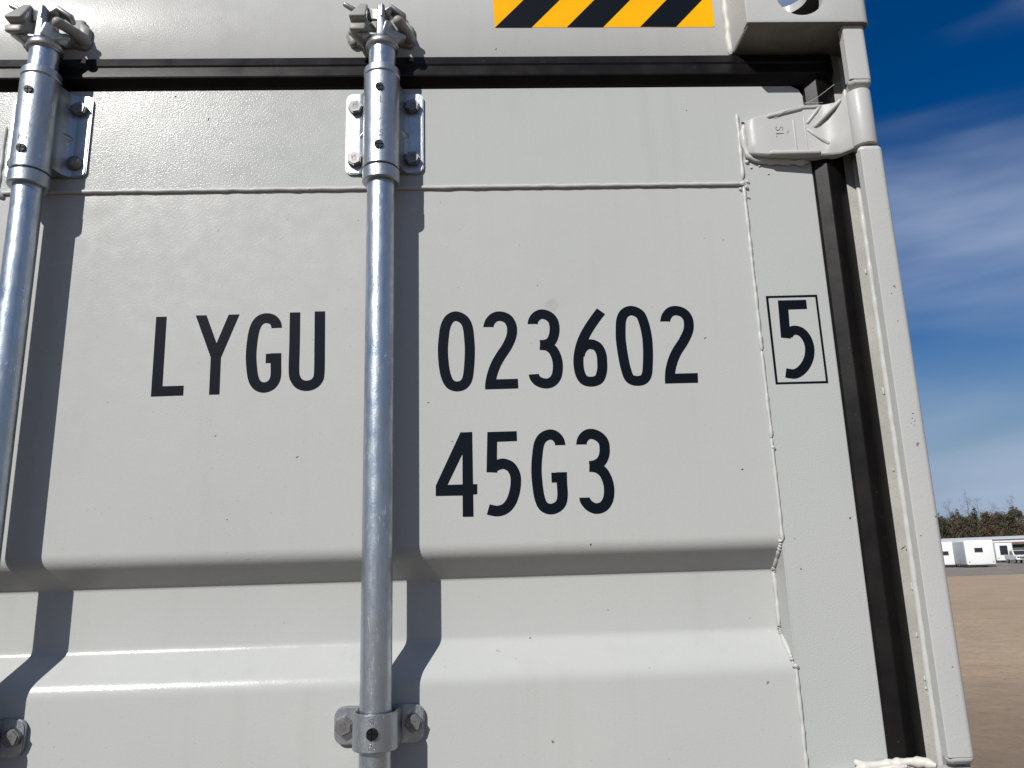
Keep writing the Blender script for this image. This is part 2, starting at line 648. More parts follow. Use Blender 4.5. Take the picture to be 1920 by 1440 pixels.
# frame of the door leaf: top rail, two stiles, bottom rail
bm = bmesh.new()
t = [P(-708, 0, 619.5), P(-708, 0, 476.5), P(345.6, 0, 476.5), P(345.6, 0, -1900), P(438.5, 0, -1900), P(438.5, 0, 604), P(434, 0, 614), P(424, 0, 619.5)]
fr = [bm.verts.new(p) for p in t]
bk = [bm.verts.new(p + Vector((0, 0.045, 0))) for p in t]
bm.faces.new(fr)
bm.faces.new(bk[::-1])
for i in range(len(t)):
    j = (i + 1) % len(t)
    bm.faces.new((fr[i], bk[i], bk[j], fr[j]))
bmesh.ops.recalc_face_normals(bm, faces=bm.faces[:])
bmesh.ops.bevel(bm, geom=[e for e in bm.edges if abs(e.verts[0].co.y) < 1e-5 and abs(e.verts[1].co.y) < 1e-5], offset=0.0012, segments=2, affect='EDGES')
rail = finish('door_frame', bm, M_rail, box_root, smooth=30)
mirrored(rail)
bm = bmesh.new()
box(bm, -0.708, -0.6085, 0.0004, 0.046, ZC - 1.90, ZC + 0.4763, 0.0012)
mirrored(finish('door_stile', bm, M_paint, box_root, smooth=30))
bm = bmesh.new()
box(bm, -0.6083, 0.3457, 0.0008, 0.046, ZC - 1.90, ZC - 1.8402, 0.0012)
mirrored(finish('door_rail', bm, M_paint, box_root, smooth=30))

# weld beads on the door
bm = bmesh.new()
bead(bm, P(-606, -0.2, 475.2), P(341, -0.2, 475.2), 0.0029, seed=1.2, wob=0.22)
mirrored(finish('weld_bead', bm, M_weld, box_root, smooth=60))
bm = bmesh.new()
bead(bm, P(345.5, 0, 577), P(344.5, 0, 482), 0.0026, seed=2.4, wob=0.4)
for seg, (za, zb) in enumerate(((472, 250), (249, 140), (139, 18))):
    bead(bm, P(344.4 + seg * 0.7, 0, za), P(345.6 + seg * 0.4, 0, zb), 0.0024 - seg * 0.0002, seed=3.3 + seg, wob=0.5)
pp = [p for p in prof if -124 < p[0] < 20]
for k in range(0, len(pp) - 1):
    a, b = pp[k], pp[k + 1]
    if (Vector(a) - Vector(b)).length > 1.0:
        bead(bm, P(344.2, a[1] - 1.4, a[0]), P(344.2, b[1] - 1.4, b[0]), 0.0026, seed=5 + k, step=0.003, wob=0.5)
bead(bm, P(346.0, 0, -122), P(346.2, 0, -552), 0.0024, seed=8.2, wob=0.45)
for x, y, z, r in ((343, -1, 475, 5.0), (347, -1.5, 470, 3.6), (340, 0, 468, 3.2), (350, -0.5, 478, 3.0), (346, -1, 128, 3.4), (345.6, -1, -121, 4.0), (349, -0.5, 456, 2.4), (345, 0, 446, 2.2)):
    p = P(x, y, z)
    hull(bm, [(p.x, p.y, p.z, r * 0.7e-3), (p.x + 0.002, p.y + 0.001, p.z - 0.002, r * 0.6e-3)])
mirrored(finish('weld_bead', bm, M_weld, box_root, smooth=60))
bm = bmesh.new()
bead(bm, P(-608.4, 0, 568), P(-608.0, 0, 480), 0.0026, seed=12.2, wob=0.4)
bead(bm, P(-608.2, 0, 470), P(-608.5, 0, 20), 0.0024, seed=13.2, wob=0.4)
p = P(-606, -1, 474)
hull(bm, [(p.x, p.y, p.z, 0.0045), (p.x + 0.004, p.y + 0.001, p.z - 0.004, 0.003)])
mirrored(finish('weld_bead', bm, M_weld, box_root, smooth=60))

# header across the top of the frame
bm = bmesh.new()
box(bm, -1.76, 0.3470, 0.0, 0.06, ZC + 0.6633, ZC + 0.785, 0.0018)
finish('header', bm, M_frame, box_root, smooth=30)

# gasket: a ridge of facets between the door and the frame
def gasket_profile(w):
    return [(0, 14), (0, -5.0), (1.5, -7.5), (14.5, -11.5), (17.0, -10.2), (19.0, -10.6), (31.5, -12.6), (33.5, -12.0), (w - 1.5, -2.5), (w, 0.5), (w, 14)]


bm = bmesh.new()
pr = [(y / 1000.0, ZC + (663.0 - a) / 1000.0) for a, y in gasket_profile(43.2)]
extrude_profile(bm, pr, 'x', XL - 1.19, 0.4785)
finish('gasket', bm, M_rubber, box_root, smooth=14)
bm = bmesh.new()
pr = [((438.9 + a) / 1000.0, y / 1000.0) for a, y in ((0, 14), (0, -1.5), (1.2, -3.5), (13.5, -12.2), (15.0, -12.4), (26.0, -10.4), (27.5, -9.8), (41.5, -1.5), (43, 0.8), (43, 14))]
extrude_profile(bm, pr, 'z', ZC - 1.93, ZC + 0.631)
mirrored(finish('gasket', bm, M_rubber, box_root, smooth=14))
bm = bmesh.new()
extrude_profile(bm, [((-713.0 + a * 0.2) / 1000.0, (y + 4) / 1000.0) for a, y in gasket_profile(40.0)], 'z', ZC - 1.93, ZC + 0.6195)
finish('gasket', bm, M_rubber, box_root, smooth=14)

# corner post: inner wall beside the gasket and outer lug bars between the hinges
HINGE_Z = [0.0, -798.0, -1408.0]
bm = bmesh.new()
box(bm, 0.4975, 0.5035, -0.0460, 0.0015, 0.118, ZC + 0.6655, 0.0008)
box(bm, 0.4760, 0.5035, 0.0016, 0.10, 0.118, ZC + 0.6655, 0.0006)
post = finish('corner_post', bm, M_dirty, box_root, smooth=30)
mirrored(post)
spans = [(589.0, 666.5), (-209.0, 490.0), (-820.0, -300.0), (-1990.0, -910.0)]
for a, b in spans:
    bm = bmesh.new()
    r = 0.0075
    pr = [(0.4742, -0.0462), (0.4742, -0.0575), (0.4750, -0.0590), (0.4965, -0.0590)]
    for k in range(1, 7):
        t = math.radians(90 - k * 15)
        pr.append((0.4965 + r * math.cos(t), -0.0515 - r * math.sin(t)))
    pr += [(0.5040, -0.0300), (0.5040, -0.0462 + 0.012)]
    pr = pr[:-1] + [(0.4972, -0.0300), (0.4972, -0.0462)]
    extrude_profile(bm, pr, 'z', ZC + a / 1000.0, ZC + b / 1000.0)
    mirrored(finish('post_lug_bar', bm, M_frame, box_root, smooth=25))
    # run of weld where the lug bar meets the wall, and lumps that close its ends
    bm = bmesh.new()
    bead(bm, P(496.8, 0.2, a - 30), P(496.8, 0.2, b + 20 if b < 600 else b - 6), 0.0036, seed=a * 0.01, wob=0.28, off=0.0007, step=0.005)
    bead(bm, P(475.6, -46.4, a + 8), P(475.6, -46.4, b - 10), 0.0011, seed=a * 0.02, wob=0.4, off=0.0004, step=0.0035)
    for k in range(int((b - a) / 70)):
        z = a + 20 + rnd.random() * (b - a - 40)
        p = P(494.0 + rnd.uniform(-4, 1), 1.2, z)
        hull(bm, [(p.x, p.y, p.z, 0.0012), (p.x, p.y, p.z + rnd.uniform(1, 7) * 1e-3, 0.0010)])
    for zz, s in ((a, -1), (b, 1)):
        if zz > 650:
            s = 1
        hull(bm, [(0.4800, -0.0520, ZC + (zz + 1 * s) / 1e3, 0.0062), (0.4975, -0.0520, ZC + (zz + 1 * s) / 1e3, 0.0064),
                  (0.4975, -0.0480, ZC + (zz + 3.2 * s) / 1e3, 0.0058), (0.4820, -0.0480, ZC + (zz + 3.2 * s) / 1e3, 0.0058)])
    mirrored(finish('weld_bead', bm, M_weld, box_root, smooth=60))

# corner casting: hollow block with rounded apertures in front, top and side
def capsule(cx, cz, hw, hh, axis, a, b):
    r = min(hw, hh)
    pts = []
    for k in range(32):
        t = 2 * math.pi * k / 32
        x, z = r * math.cos(t), r * math.sin(t)
        x += (hw - r) * (1 if x > 0 else -1)
        z += (hh - r) * (1 if z > 0 else -1)
        pts.append((cx + x, cz + z))
    q = bmesh.new()
    extrude_profile(q, pts, axis, a, b)
    return finish('cutter', q, M_frame, None, smooth=0)


bm = bmesh.new()
box(bm, 0.3465, 0.5090, -0.0660, 0.112, ZC + 0.6668, ZC + 0.785)
outer = [e for e in bm.edges if all(v.co.x > 0.5 and v.co.y < 0 for v in e.verts)]
bmesh.ops.bevel(bm, geom=outer, offset=0.012, segments=5, profile=0.5, affect='EDGES')
small = [e for e in bm.edges if e.calc_face_angle(0) > 0.6]
bmesh.ops.bevel(bm, geom=small, offset=0.0025, segments=2, profile=0.5, affect='EDGES')
cast = finish('corner_casting', bm, M_frame, box_root, smooth=35)
q = bmesh.new()
box(q, 0.3600, 0.4955, -0.0525, 0.10, ZC + 0.6775, ZC + 0.772)
inner = finish('cutter', q, M_frame, smooth=0)
boolean(cast, [inner, capsule(0.4195, ZC + 0.7175, 0.0315, 0.0405, 'y', -0.10, -0.03),
               capsule(0.4225, 0.022, 0.050, 0.032, 'z', ZC + 0.76, ZC + 0.80),
               ])
cut = bmesh.new()
pts = [(0.022 + 0.028 * math.cos(2 * math.pi * k / 24), ZC + 0.722 + 0.034 * math.sin(2 * math.pi * k / 24)) for k in range(24)]
extrude_profile(cut, pts, 'x', 0.48, 0.53)
boolean(cast, [finish('cutter', cut, M_frame, smooth=0)])
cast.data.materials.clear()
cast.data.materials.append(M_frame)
cast.data.materials.append(M_under)          # underside grime, darkened to carry the shade there and inside the hollow
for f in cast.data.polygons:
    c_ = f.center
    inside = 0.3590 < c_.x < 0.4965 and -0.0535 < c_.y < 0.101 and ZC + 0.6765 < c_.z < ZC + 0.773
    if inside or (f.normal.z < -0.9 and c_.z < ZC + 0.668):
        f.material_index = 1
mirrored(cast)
bm = bmesh.new()
bead(bm, P(344.0, -1.5, 786), P(345.5, -1.5, 667), 0.0042, seed=21.0, wob=0.4, off=0.0015)
bead(bm, P(349, -60, 667.0), P(349, -6, 667.0), 0.0016, seed=22.0)
mirrored(finish('weld_bead', bm, M_caulk, box_root, smooth=60))

# hinge blade with its knuckle
def hinge_mesh():
    bm = bmesh.new()
    # x, y front, z top, z bottom, thickness
    sec = [(353.0, -7.5, 559, 516, 8), (356.5, -12.0, 562.0, 512.2, 12), (364, -14.2, 564.5, 509.5, 14), (381, -15.8, 567.0, 507.2, 16),
           (408, -17.0, 573.5, 506.0, 17), (424, -18.0, 576.5, 505.5, 17), (446, -21.0, 577.0, 504.0, 16), (456, -25.5, 575.5, 502.5, 16),
           (464, -32.0, 573.5, 500.5, 16), (471, -42.0, 575.0, 499.8, 16), (476, -51.0, 576.5, 499.6, 18)]
    prev = None
    first = None
    for x, y, zt, zb, th in sec:
        ring = []
        e = 1.9
        for (yy, zz) in ((y + th, zb + 0.5), (y + e, zb), (y + 0.9, zb + 0.9), (y, zb + e), (y, zb + (zt - zb) * 0.33), (y, zb + (zt - zb) * 0.66),
                         (y, zt - e), (y + 0.9, zt - 0.9), (y + e, zt), (y + th, zt - 0.5)):
            ring.append(bm.verts.new(P(x, yy, zz)))
        if prev:
            for k in range(len(ring)):
                j = (k + 1) % len(ring)
                bm.faces.new((prev[k], prev[j], ring[j], ring[k]))
        else:
            first = ring
        prev = ring
    bm.faces.new(first[::-1])
    bm.faces.new(prev)
    # knuckle: barrel round the hinge pin
    R = 0.0152
    lathe(bm, [(R - 0.0022, ZC + 0.4996), (R - 0.0006, ZC + 0.5004), (R, ZC + 0.502), (R, ZC + 0.574), (R - 0.0006, ZC + 0.5758), (R - 0.0022, ZC + 0.5766)],
          0.4880, -0.0450, 40)
    return bm


def rib(bm, a, b, r=2.0, sink=0.6):
    p, q = P(*a), P(*b)
    s = sink * 1e-3
    hull(bm, [(p.x, p.y + s, p.z, r * 1e-3), (q.x, q.y + s, q.z, r * 1e-3)])


SEG = {  # plain stroke letters on a 6 x 10 grid, for cast and stamped marks
    'S': [[(5.6, 8.6), (4, 9.8), (1.6, 9.6), (0.6, 8), (1.4, 6.2), (4.2, 4.6), (5.4, 2.8), (4.6, 0.8), (2.4, 0.1), (0.4, 1.4)]],
    'L': [[(0.8, 10), (0.8, 0.2), (5.4, 0.2)]], 'R': [[(0.6, 0), (0.6, 10), (3.6, 10), (5.2, 8.8), (5.2, 6.8), (3.6, 5.4), (0.8, 5.4)], [(3, 5.4), (5.6, 0)]],
    'O': [[(3, 0), (1, 1.4), (0.5, 5), (1, 8.6), (3, 10), (5, 8.6), (5.5, 5), (5, 1.4), (3, 0)]],
    'K': [[(0.6, 0), (0.6, 10)], [(5.4, 10), (0.8, 4.6)], [(2.2, 6), (5.6, 0)]],
    '8': [[(3, 5.2), (1, 6.6), (1, 8.8), (3, 10), (5, 8.8), (5, 6.6), (3, 5.2), (0.6, 3.4), (0.8, 1.2), (3, 0), (5.2, 1.2), (5.4, 3.4), (3, 5.2)]],
    'v': [[(3, 10), (3, 0)], [(0.4, 3.4), (3, 0), (5.6, 3.4)]],
}


def mark(bm, ch, fn, r):
    """raised letter: rods through fn(a, b) for 6 x 10 grid points"""
    for line in SEG[ch]:
        tube(bm, [fn(a, b) for a, b in line], r, n=6)


bm = hinge_mesh()
hinge = finish('hinge', bm, M_cast, box_root, smooth=38)
bm = bmesh.new()
rib(bm, (424, -18.2, 574.5), (449, -21.6, 573.5), 2.8)
rib(bm, (449, -21.6, 573.5), (431, -18.8, 552), 2.6)
rib(bm, (431, -18.8, 541), (453, -23.2, 519), 2.6)
rib(bm, (440, -20.2, 546), (468, -38.0, 571), 3.0)
rib(bm, (382, -16.0, 563.5), (424, -18.2, 573), 3.4)
rib(bm, (380, -15.8, 510.5), (440, -20.0, 508.5), 3.4)
rib(bm, (413, -17.2, 556), (413, -17.2, 513), 1.6, 0.5)
rib(bm, (427, -18.2, 560), (427, -18.2, 513), 1.2, 0.5)
finish('hinge_rib', bm, M_cast, hinge, smooth=60)
for k, ch in enumerate('SL'):
    bm = bmesh.new()
    mark(bm, ch, lambda a, b, k=k: P(389 + b * 0.95, -16.6, 548.5 - k * 9.5 - a * 1.05), 0.0007)
    finish('cast_letter', bm, M_cast, hinge, smooth=60)
bm = bmesh.new()                             # weld round the blade's foot
pts = [(360, 564.5), (353, 560), (350.5, 548), (350.5, 528), (353, 514), (362, 508), (385, 505), (420, 503.5), (434, 503)]
bead_path(bm, [P(x, -3, z) for x, z in pts], 0.0044, seed=31.0, wob=0.45, off=0.0012)
for x, z, r in ((352, 506, 3.0), (357, 498, 1.6), (379, 489, 1.3), (368, 500, 1.4), (351, 536, 4.5)):
    p = P(x, -0.5, z)
    hull(bm, [(p.x, p.y, p.z, r * 1e-3)])
finish('weld_bead', bm, M_weld, hinge, smooth=60)
for dz in HINGE_Z[1:]:
    h = hinge.copy()
    C.objects.link(h)
    h.parent = box_root
    h.location = (0, 0, dz / 1000.0)
    for ch in hinge.children:
        c2 = ch.copy()
        C.objects.link(c2)
        c2.parent = h
for h in [o for o in box_root.children if o.name.startswith('hinge')]:
    mirrored(h)
# thick caulked weld on top of the next hinge down
bm = bmesh.new()
bead_path(bm, [P(392, -12, -231), P(402, -14, -226), P(422, -17, -223.5), P(440, -20, -222), P(452, -24, -220), P(462, -31, -219), P(470, -40, -221)], 0.0052, seed=51.0, wob=0.55, off=0.0016, step=0.003)
bead_path(bm, [P(398, -14, -230), P(424, -19, -227), P(446, -24, -224)], 0.0050, seed=57.0, wob=0.5, off=0.0014, step=0.003)
hull(bm, [(0.398, -0.010, ZC - 0.222, 0.0035), (0.404, -0.012, ZC - 0.224, 0.004)])
finish('weld_bead', bm, M_caulk, box_root, smooth=60)

# cam keepers on the header
def keeper_mesh():
    bm = bmesh.new()
    k = 1e-3
    def H(*b):
        hull(bm, [(x * k, y * k, ZC + z * k, r * k) for x, y, z, r in b])
    H((-46, -3, 690, 5), (-46, -3, 706, 5), (26, -3, 718, 5), (28, -3, 688, 5), (-36, -3, 718, 5), (-30, -3, 682, 4))
    H((-46, -3, 698, 7), (-42, -3, 687, 7))
    H((32, -2, 706, 7), (32, -2, 688, 7), (26, -3, 712, 6))
    # left lug: block with a groove across its nose
    H((-37, -58, 686, 2.6), (-20.5, -58, 686, 2.6), (-37, -52, 689, 2.6), (-20.5, -52, 689, 2.6), (-36, -40, 684, 2.6), (-20.5, -40, 684, 2.6), (-27, -42, 713, 2.6), (-21, -42, 713, 2.6), (-27, -10, 713, 3), (-21, -10, 713, 3))
    H((-36.5, -55, 669, 2.6), (-21, -55, 669, 2.6), (-36.5, -55, 674, 2.6), (-21, -55, 674, 2.6), (-36, -8, 688, 3), (-21, -8, 688, 3), (-36, -8, 694, 3), (-21, -8, 694, 3))
    H((-35.5, -48, 674, 2.6), (-20, -48, 674, 2.6), (-35.5, -48, 685, 2.6), (-20, -48, 685, 2.6), (-35, -6, 688, 3), (-18, -6, 688, 3), (-30, -6, 704, 3), (-18, -6, 700, 3))
    # right finger
    H((22, -51, 683, 6.6), (27, -30, 688, 6.8))
    H((27, -30, 688, 6.8), (32, -4, 692, 8.5), (33, -4, 688, 7.5))
    H((32, -4, 692, 8.5), (32, -3, 684, 6.0), (24, -3, 686, 6))
    return bm


BARS = [-122.0, -550.0]
keeper = finish('cam_keeper', keeper_mesh(), M_keeper, box_root, loc=(BARS[0] / 1000, 0, 0), smooth=50)
for x in (BARS[1] / 1000, 2 * XL - BARS[0] / 1000, 2 * XL - BARS[1] / 1000):
    kk = keeper.copy()
    C.objects.link(kk)
    kk.parent = box_root
    kk.location = (x, 0, 0)

# locking bar: tube with cam head, bearing bracket, collars, lower guide, bolts, plugs (built round its own axis)
AX = -0.034


def plate_outline(hw, z0, z1, r, n=5):
    pts = []
    for cx, cz, a0 in ((hw - r, z1 - r, 0), (-hw + r, z1 - r, 90), (-hw + r, z0 + r, 180), (hw - r, z0 + r, 270)):
        for k in range(n + 1):
            t = math.radians(a0 + 90 * k / n)
            pts.append((cx + r * math.cos(t), cz + r * math.sin(t)))
    return pts


def bend_plate(name, hw, z0, z1, r, th, mat, par):
    bm = bmesh.new()
    extrude_profile(bm, plate_outline(hw, z0, z1, r), 'y', -th, -0.0002)
    bmesh.ops.recalc_face_normals(bm, faces=bm.faces[:])
    bmesh.ops.bevel(bm, geom=[e for e in bm.edges if all(abs(v.co.y + th) < 1e-6 for v in e.verts)], offset=0.0012, segments=2, affect='EDGES')
    return finish(name, bm, mat, par, smooth=35)


def hex_bolt(name, x, z, y0, par, rot, R=0.0098, h=0.0075, letters=True):
    bm = bmesh.new()
    lathe(bm, [(R * 0.93, 0.0), (R * 0.93, 0.0012)], n=24)
    pts6 = [(R * math.cos(math.radians(60 * k + rot)), R * math.sin(math.radians(60 * k + rot))) for k in range(6)]
    t = bmesh.new()
    extrude_profile(t, pts6, 'z', 0.0012, h)
    bmesh.ops.recalc_face_normals(t, faces=t.faces[:])
    bmesh.ops.bevel(t, geom=[e for e in t.edges if all(v.co.z > h - 1e-6 for v in e.verts)], offset=0.0014, segments=2, affect='EDGES')
    me = bpy.data.meshes.new('t')
    t.to_mesh(me)
    t.free()
    bm.from_mesh(me)
    bpy.data.meshes.remove(me)
    if letters:
        ca, sa = math.cos(math.radians(rot * 0.6)), math.sin(math.radians(rot * 0.6))
        for row, s in enumerate(('88', 'OK')):
            for k, ch in enumerate(s):
                def fn(a, b, k=k, row=row):
                    u = (-0.0033 + k * 0.0036 + a * 0.0005)
                    w = (0.0006 - row * 0.0048 + b * 0.00036)
                    return (u * ca - w * sa, u * sa + w * ca, h + 0.0001)
                mark(bm, ch, fn, 0.00028)
    bm.transform(Matrix.Translation((x, y0, z)) @ Matrix.Rotation(math.radians(90), 4, 'X'))
    return finish(name, bm, M_bolt, par, smooth=28)


def plug(z, R, r, par):
    """black plastic plug with a cross slot, set in the strap"""
    bm = bmesh.new()
    yf = AX - R
    for k in range(4):
        a0 = math.radians(90 * k)
        g = r * 0.10
        pts = []
        sx, sy = (1 if k in (0, 3) else -1), (1 if k < 2 else -1)
        pts.append((sx * g, sy * g))
        for s in range(7):
            t = a0 + math.radians(8 + 74 * s / 6)
            pts.append((r * math.cos(t), r * math.sin(t)))
        extrude_profile(bm, pts, 'z', 0.0, 0.0022)
    lathe(bm, [(r * 0.98, -0.0015), (r * 0.98, 0.0012)], n=24)
    bm.transform(Matrix.Translation((0, yf + 0.0006, z)) @ Matrix.Rotation(math.radians(90), 4, 'X'))
    return finish('plug', bm, M_plug, par, smooth=30)


def strap_letter(text, z, R, s, par):
    for k, ch in enumerate(text):
        bm = bmesh.new()
        def fn(a, b, k=k):
            u = (-len(text) * 3.6 + 0.6 + k * 7.2 + a) * s
            t = u / R
            return (R * math.sin(t), AX - R * math.cos(t), z + (b - 5) * s)
        mark(bm, ch, fn, 0.00042)
        finish('stamped_letter', bm, M_brk, par, smooth=60)


def make_bar(rivet):
    bm = bmesh.new()
    lathe(bm, [(0.017, 0.16), (0.017, ZC + 0.652)], 0, AX, 40)
    bar = finish('locking_bar', bm, M_bar, box_root, smooth=40)
    # bearing bracket at the top
    pl = bend_plate('bearing_plate', 0.0505, ZC + 0.4935, ZC + 0.6095, 0.009, 0.0042, M_brk, bar)
    bm = bmesh.new()
    R = 0.0226
    pr = [(-0.0335, -0.0004), (-0.0330, -0.0040), (-0.0290, -0.0062), (-0.0252, -0.0115), (-0.0233, -0.0190)]
    for k in range(25):
        t = math.radians(200 - k * 220 / 24)
        pr.append((R * math.cos(t), AX - R * math.sin(t)))
    pr += [(0.0233, -0.0190), (0.0252, -0.0115), (0.0290, -0.0062), (0.0330, -0.0040), (0.0335, -0.0004)]
    extrude_profile(bm, pr, 'z', ZC + 0.4940, ZC + 0.6085)
    lathe(bm, [(R - 0.0008, ZC + 0.4828), (R - 0.0001, ZC + 0.4836), (R - 0.0001, ZC + 0.50)], 0, AX, 40)
    for s in (-1, 1):                        # pressed gussets where the sleeve leaves the plate
        hull(bm, [(s * 0.0205, -0.019, ZC + 0.546, 0.0025), (s * 0.0295, -0.0050, ZC + 0.546, 0.0025), (s * 0.021, -0.009, ZC + 0.553, 0.0025), (s * 0.021, -0.009, ZC + 0.539, 0.0025)])
    finish('bearing_sleeve', bm, M_brk, bar, smooth=35)
    for z0, z1, rr in ((0.4635, 0.4810, 0.0230), (0.6100, 0.6215, 0.0228)):
        bm = bmesh.new()
        lathe(bm, [(rr - 0.0016, ZC + z0), (rr, ZC + z0 + 0.0016), (rr, ZC + z1 - 0.0016), (rr - 0.0016, ZC + z1)], 0, AX, 40)
        finish('collar', bm, M_brk, bar, smooth=35)
    for i, (x, z, rot) in enumerate(((-0.0378, 0.587, 8), (-0.0378, 0.5125, 26), (0.0365, 0.588, 17), (0.0365, 0.5125, 4))):
        if rivet and i in (1, 3):
            bm = bmesh.new()
            lathe(bm, [(0.0096, 0.0), (0.0092, 0.003), (0.0074, 0.0060), (0.0042, 0.0078), (0.0008, 0.0084)], n=28)
            bm.transform(Matrix.Translation((x, -0.0042, ZC + z)) @ Matrix.Rotation(math.radians(90), 4, 'X'))
            finish('rivet', bm, M_bolt, bar, smooth=60)
        else:
            hex_bolt('bolt', x, ZC + z, -0.0042, bar, rot)
    plug(ZC + 0.5845, R, 0.0052, bar)
    plug(ZC + 0.5050, R, 0.0056, bar)
    strap_letter('SL', ZC + 0.567, R, 0.0008, bar)
    strap_letter('v', ZC + 0.544, R, 0.0011, bar)
    strap_letter('RS', ZC + 0.521, R, 0.0008, bar)
    # lower guide: ears and strap
    for zc in (-0.166, -1.02):
        bend_plate('guide_plate', 0.0490, ZC + zc - 0.0198, ZC + zc + 0.0195, 0.011, 0.0048, M_brk, bar)
        bm = bmesh.new()
        Ro, Ri = 0.0240, 0.0206
        out_, in_ = [(-0.0250, -0.0050), (-0.0246, -0.0160)], [(-0.0212, -0.0050), (-0.0209, -0.0160)]
        for k in range(25):
            t = math.radians(192 - k * 204 / 24)
            out_.append((Ro * math.cos(t), AX - Ro * math.sin(t)))
            in_.append((Ri * math.cos(t), AX - Ri * math.sin(t)))
        out_ += [(0.0246, -0.0160), (0.0250, -0.0050)]
        in_ += [(0.0209, -0.0160), (0.0212, -0.0050)]
        extrude_profile(bm, out_ + in_[::-1], 'z', ZC + zc - 0.0180, ZC + zc + 0.0190)
        bmesh.ops.recalc_face_normals(bm, faces=bm.faces[:])
        bmesh.ops.bevel(bm, geom=[e for e in bm.edges if abs(e.verts[0].co.z - e.verts[1].co.z) < 1e-6 and e.calc_face_angle(0) > 1.2], offset=0.0010, segments=2, affect='EDGES')
        finish('guide_strap', bm, M_brk, bar, smooth=35)
        hex_bolt('bolt', -0.0380, ZC + zc, -0.0048, bar, 22, 0.0102)
        hex_bolt('bolt', 0.0372, ZC + zc + 0.001, -0.0048, bar, 12, 0.0100)
        plug(ZC + zc + 0.0005, Ro, 0.0062, bar)
        strap_letter('SL', ZC + zc + 0.0128, Ro, 0.00058, bar)
        strap_letter('RS', ZC + zc - 0.0118, Ro, 0.00058, bar)
    # cam head gripping the keeper
    bm = bmesh.new()
    k = 1e-3
    def H(*b):
        hull(bm, [(x * k, y * k, ZC + z * k, r * k) for x, y, z, r in b])
    lathe(bm, [(0.0172, ZC + 0.6505), (0.0200, ZC + 0.6520), (0.0215, ZC + 0.6555), (0.0205, ZC + 0.6600), (0.0170, ZC + 0.6640), (0.010, ZC + 0.668)], 0, AX, 28)
    H((-3, -50, 664, 3), (3, -50, 664, 3), (-2, -50, 706, 2.2), (2.5, -50, 706, 2.2), (-3, -18, 664, 3), (3, -18, 664, 3), (-2, -18, 706, 2.2), (2.5, -18, 706, 2.2))
    H((1.5, -52, 690, 2.0), (1.5, -52, 706, 2.0), (1.5, -46, 690, 2.0))
    H((-4, -43, 692, 2.2), (-4, -43, 705, 2.2), (-19, -38, 696, 2.2), (-19, -38, 710, 2.2))
    H((-18, -38, 704, 3.4), (-18, -22, 708, 3.4), (-36, -30, 715, 3.8))
    H((-36, -30, 715, 3.8), (-49, -34, 721, 3.2))
    H((-2, -46, 666, 3), (-24, -46, 668, 3), (-24, -20, 666, 3), (-2, -20, 664, 3))
    H((-24, -46, 668, 3), (-24, -22, 667, 3.4), (-41, -36, 677, 3.0))
    H((4, -38, 708, 3), (12, -38, 714, 3.2), (12, -22, 714, 3.2), (4, -22, 706, 3))
    H((12, -38, 714, 3.2), (12, -24, 714, 3.2), (27, -33, 705, 3.8), (27, -27, 702, 3.8))
    H((3, -50, 668, 3), (7, -49, 682, 3.2), (11, -47, 682, 2.6), (18, -42, 672, 3), (14, -42, 664, 3), (3, -28, 664, 3))
    H((14, -44, 674, 3.2), (14, -42, 665, 3.2), (27, -35, 671, 3.4), (22, -26, 666, 3))
    finish('cam_head', bm, M_cam, bar, smooth=45)
    return bar


bar_a = make_bar(False)
bar_a.location = (BARS[0] / 1000, 0, 0)
bar_b = make_bar(True)
bar_b.location = (BARS[1] / 1000, 0, 0)
for src, x in ((bar_a, 2 * XL - BARS[0] / 1000), (bar_b, 2 * XL - BARS[1] / 1000)):
    b2 = src.copy()
    C.objects.link(b2)
    b2.parent = box_root
    b2.location = (x, 0, 0)
    for ch in src.children:
        c2 = ch.copy()
        C.objects.link(c2)
        c2.parent = b2

# hazard sticker on the header
bm = bmesh.new()
vs = [bm.verts.new(P(x, -0.35, z)) for x, z in ((25.3, 711.8), (327.3, 711.2), (328.4, 778.0), (22.5, 778.0))]
bm.faces.new(vs)
stick = finish('hazard_sticker', bm, M_yellow, box_root, smooth=0)
for x in (25.8, 123.9, 224.6):
    bm = bmesh.new()
    vs = [bm.verts.new(P(*p)) for p in ((x, -0.65, 711.9), (x + 49.5, -0.65, 711.6), (x + 49.5 + 61.5, -0.65, 778.0), (x + 61.0, -0.65, 778.0))]
    bm.faces.new(vs)
    finish('stripe', bm, M_vinyl, stick, smooth=0)
bm = bmesh.new()
vs = [bm.verts.new(P(*p)) for p in ((326.3, -0.65, 711.4), (327.3, -0.65, 711.3), (327.4, -0.65, 712.6))]
bm.faces.new(vs)
finish('stripe', bm, M_vinyl, stick, smooth=0)

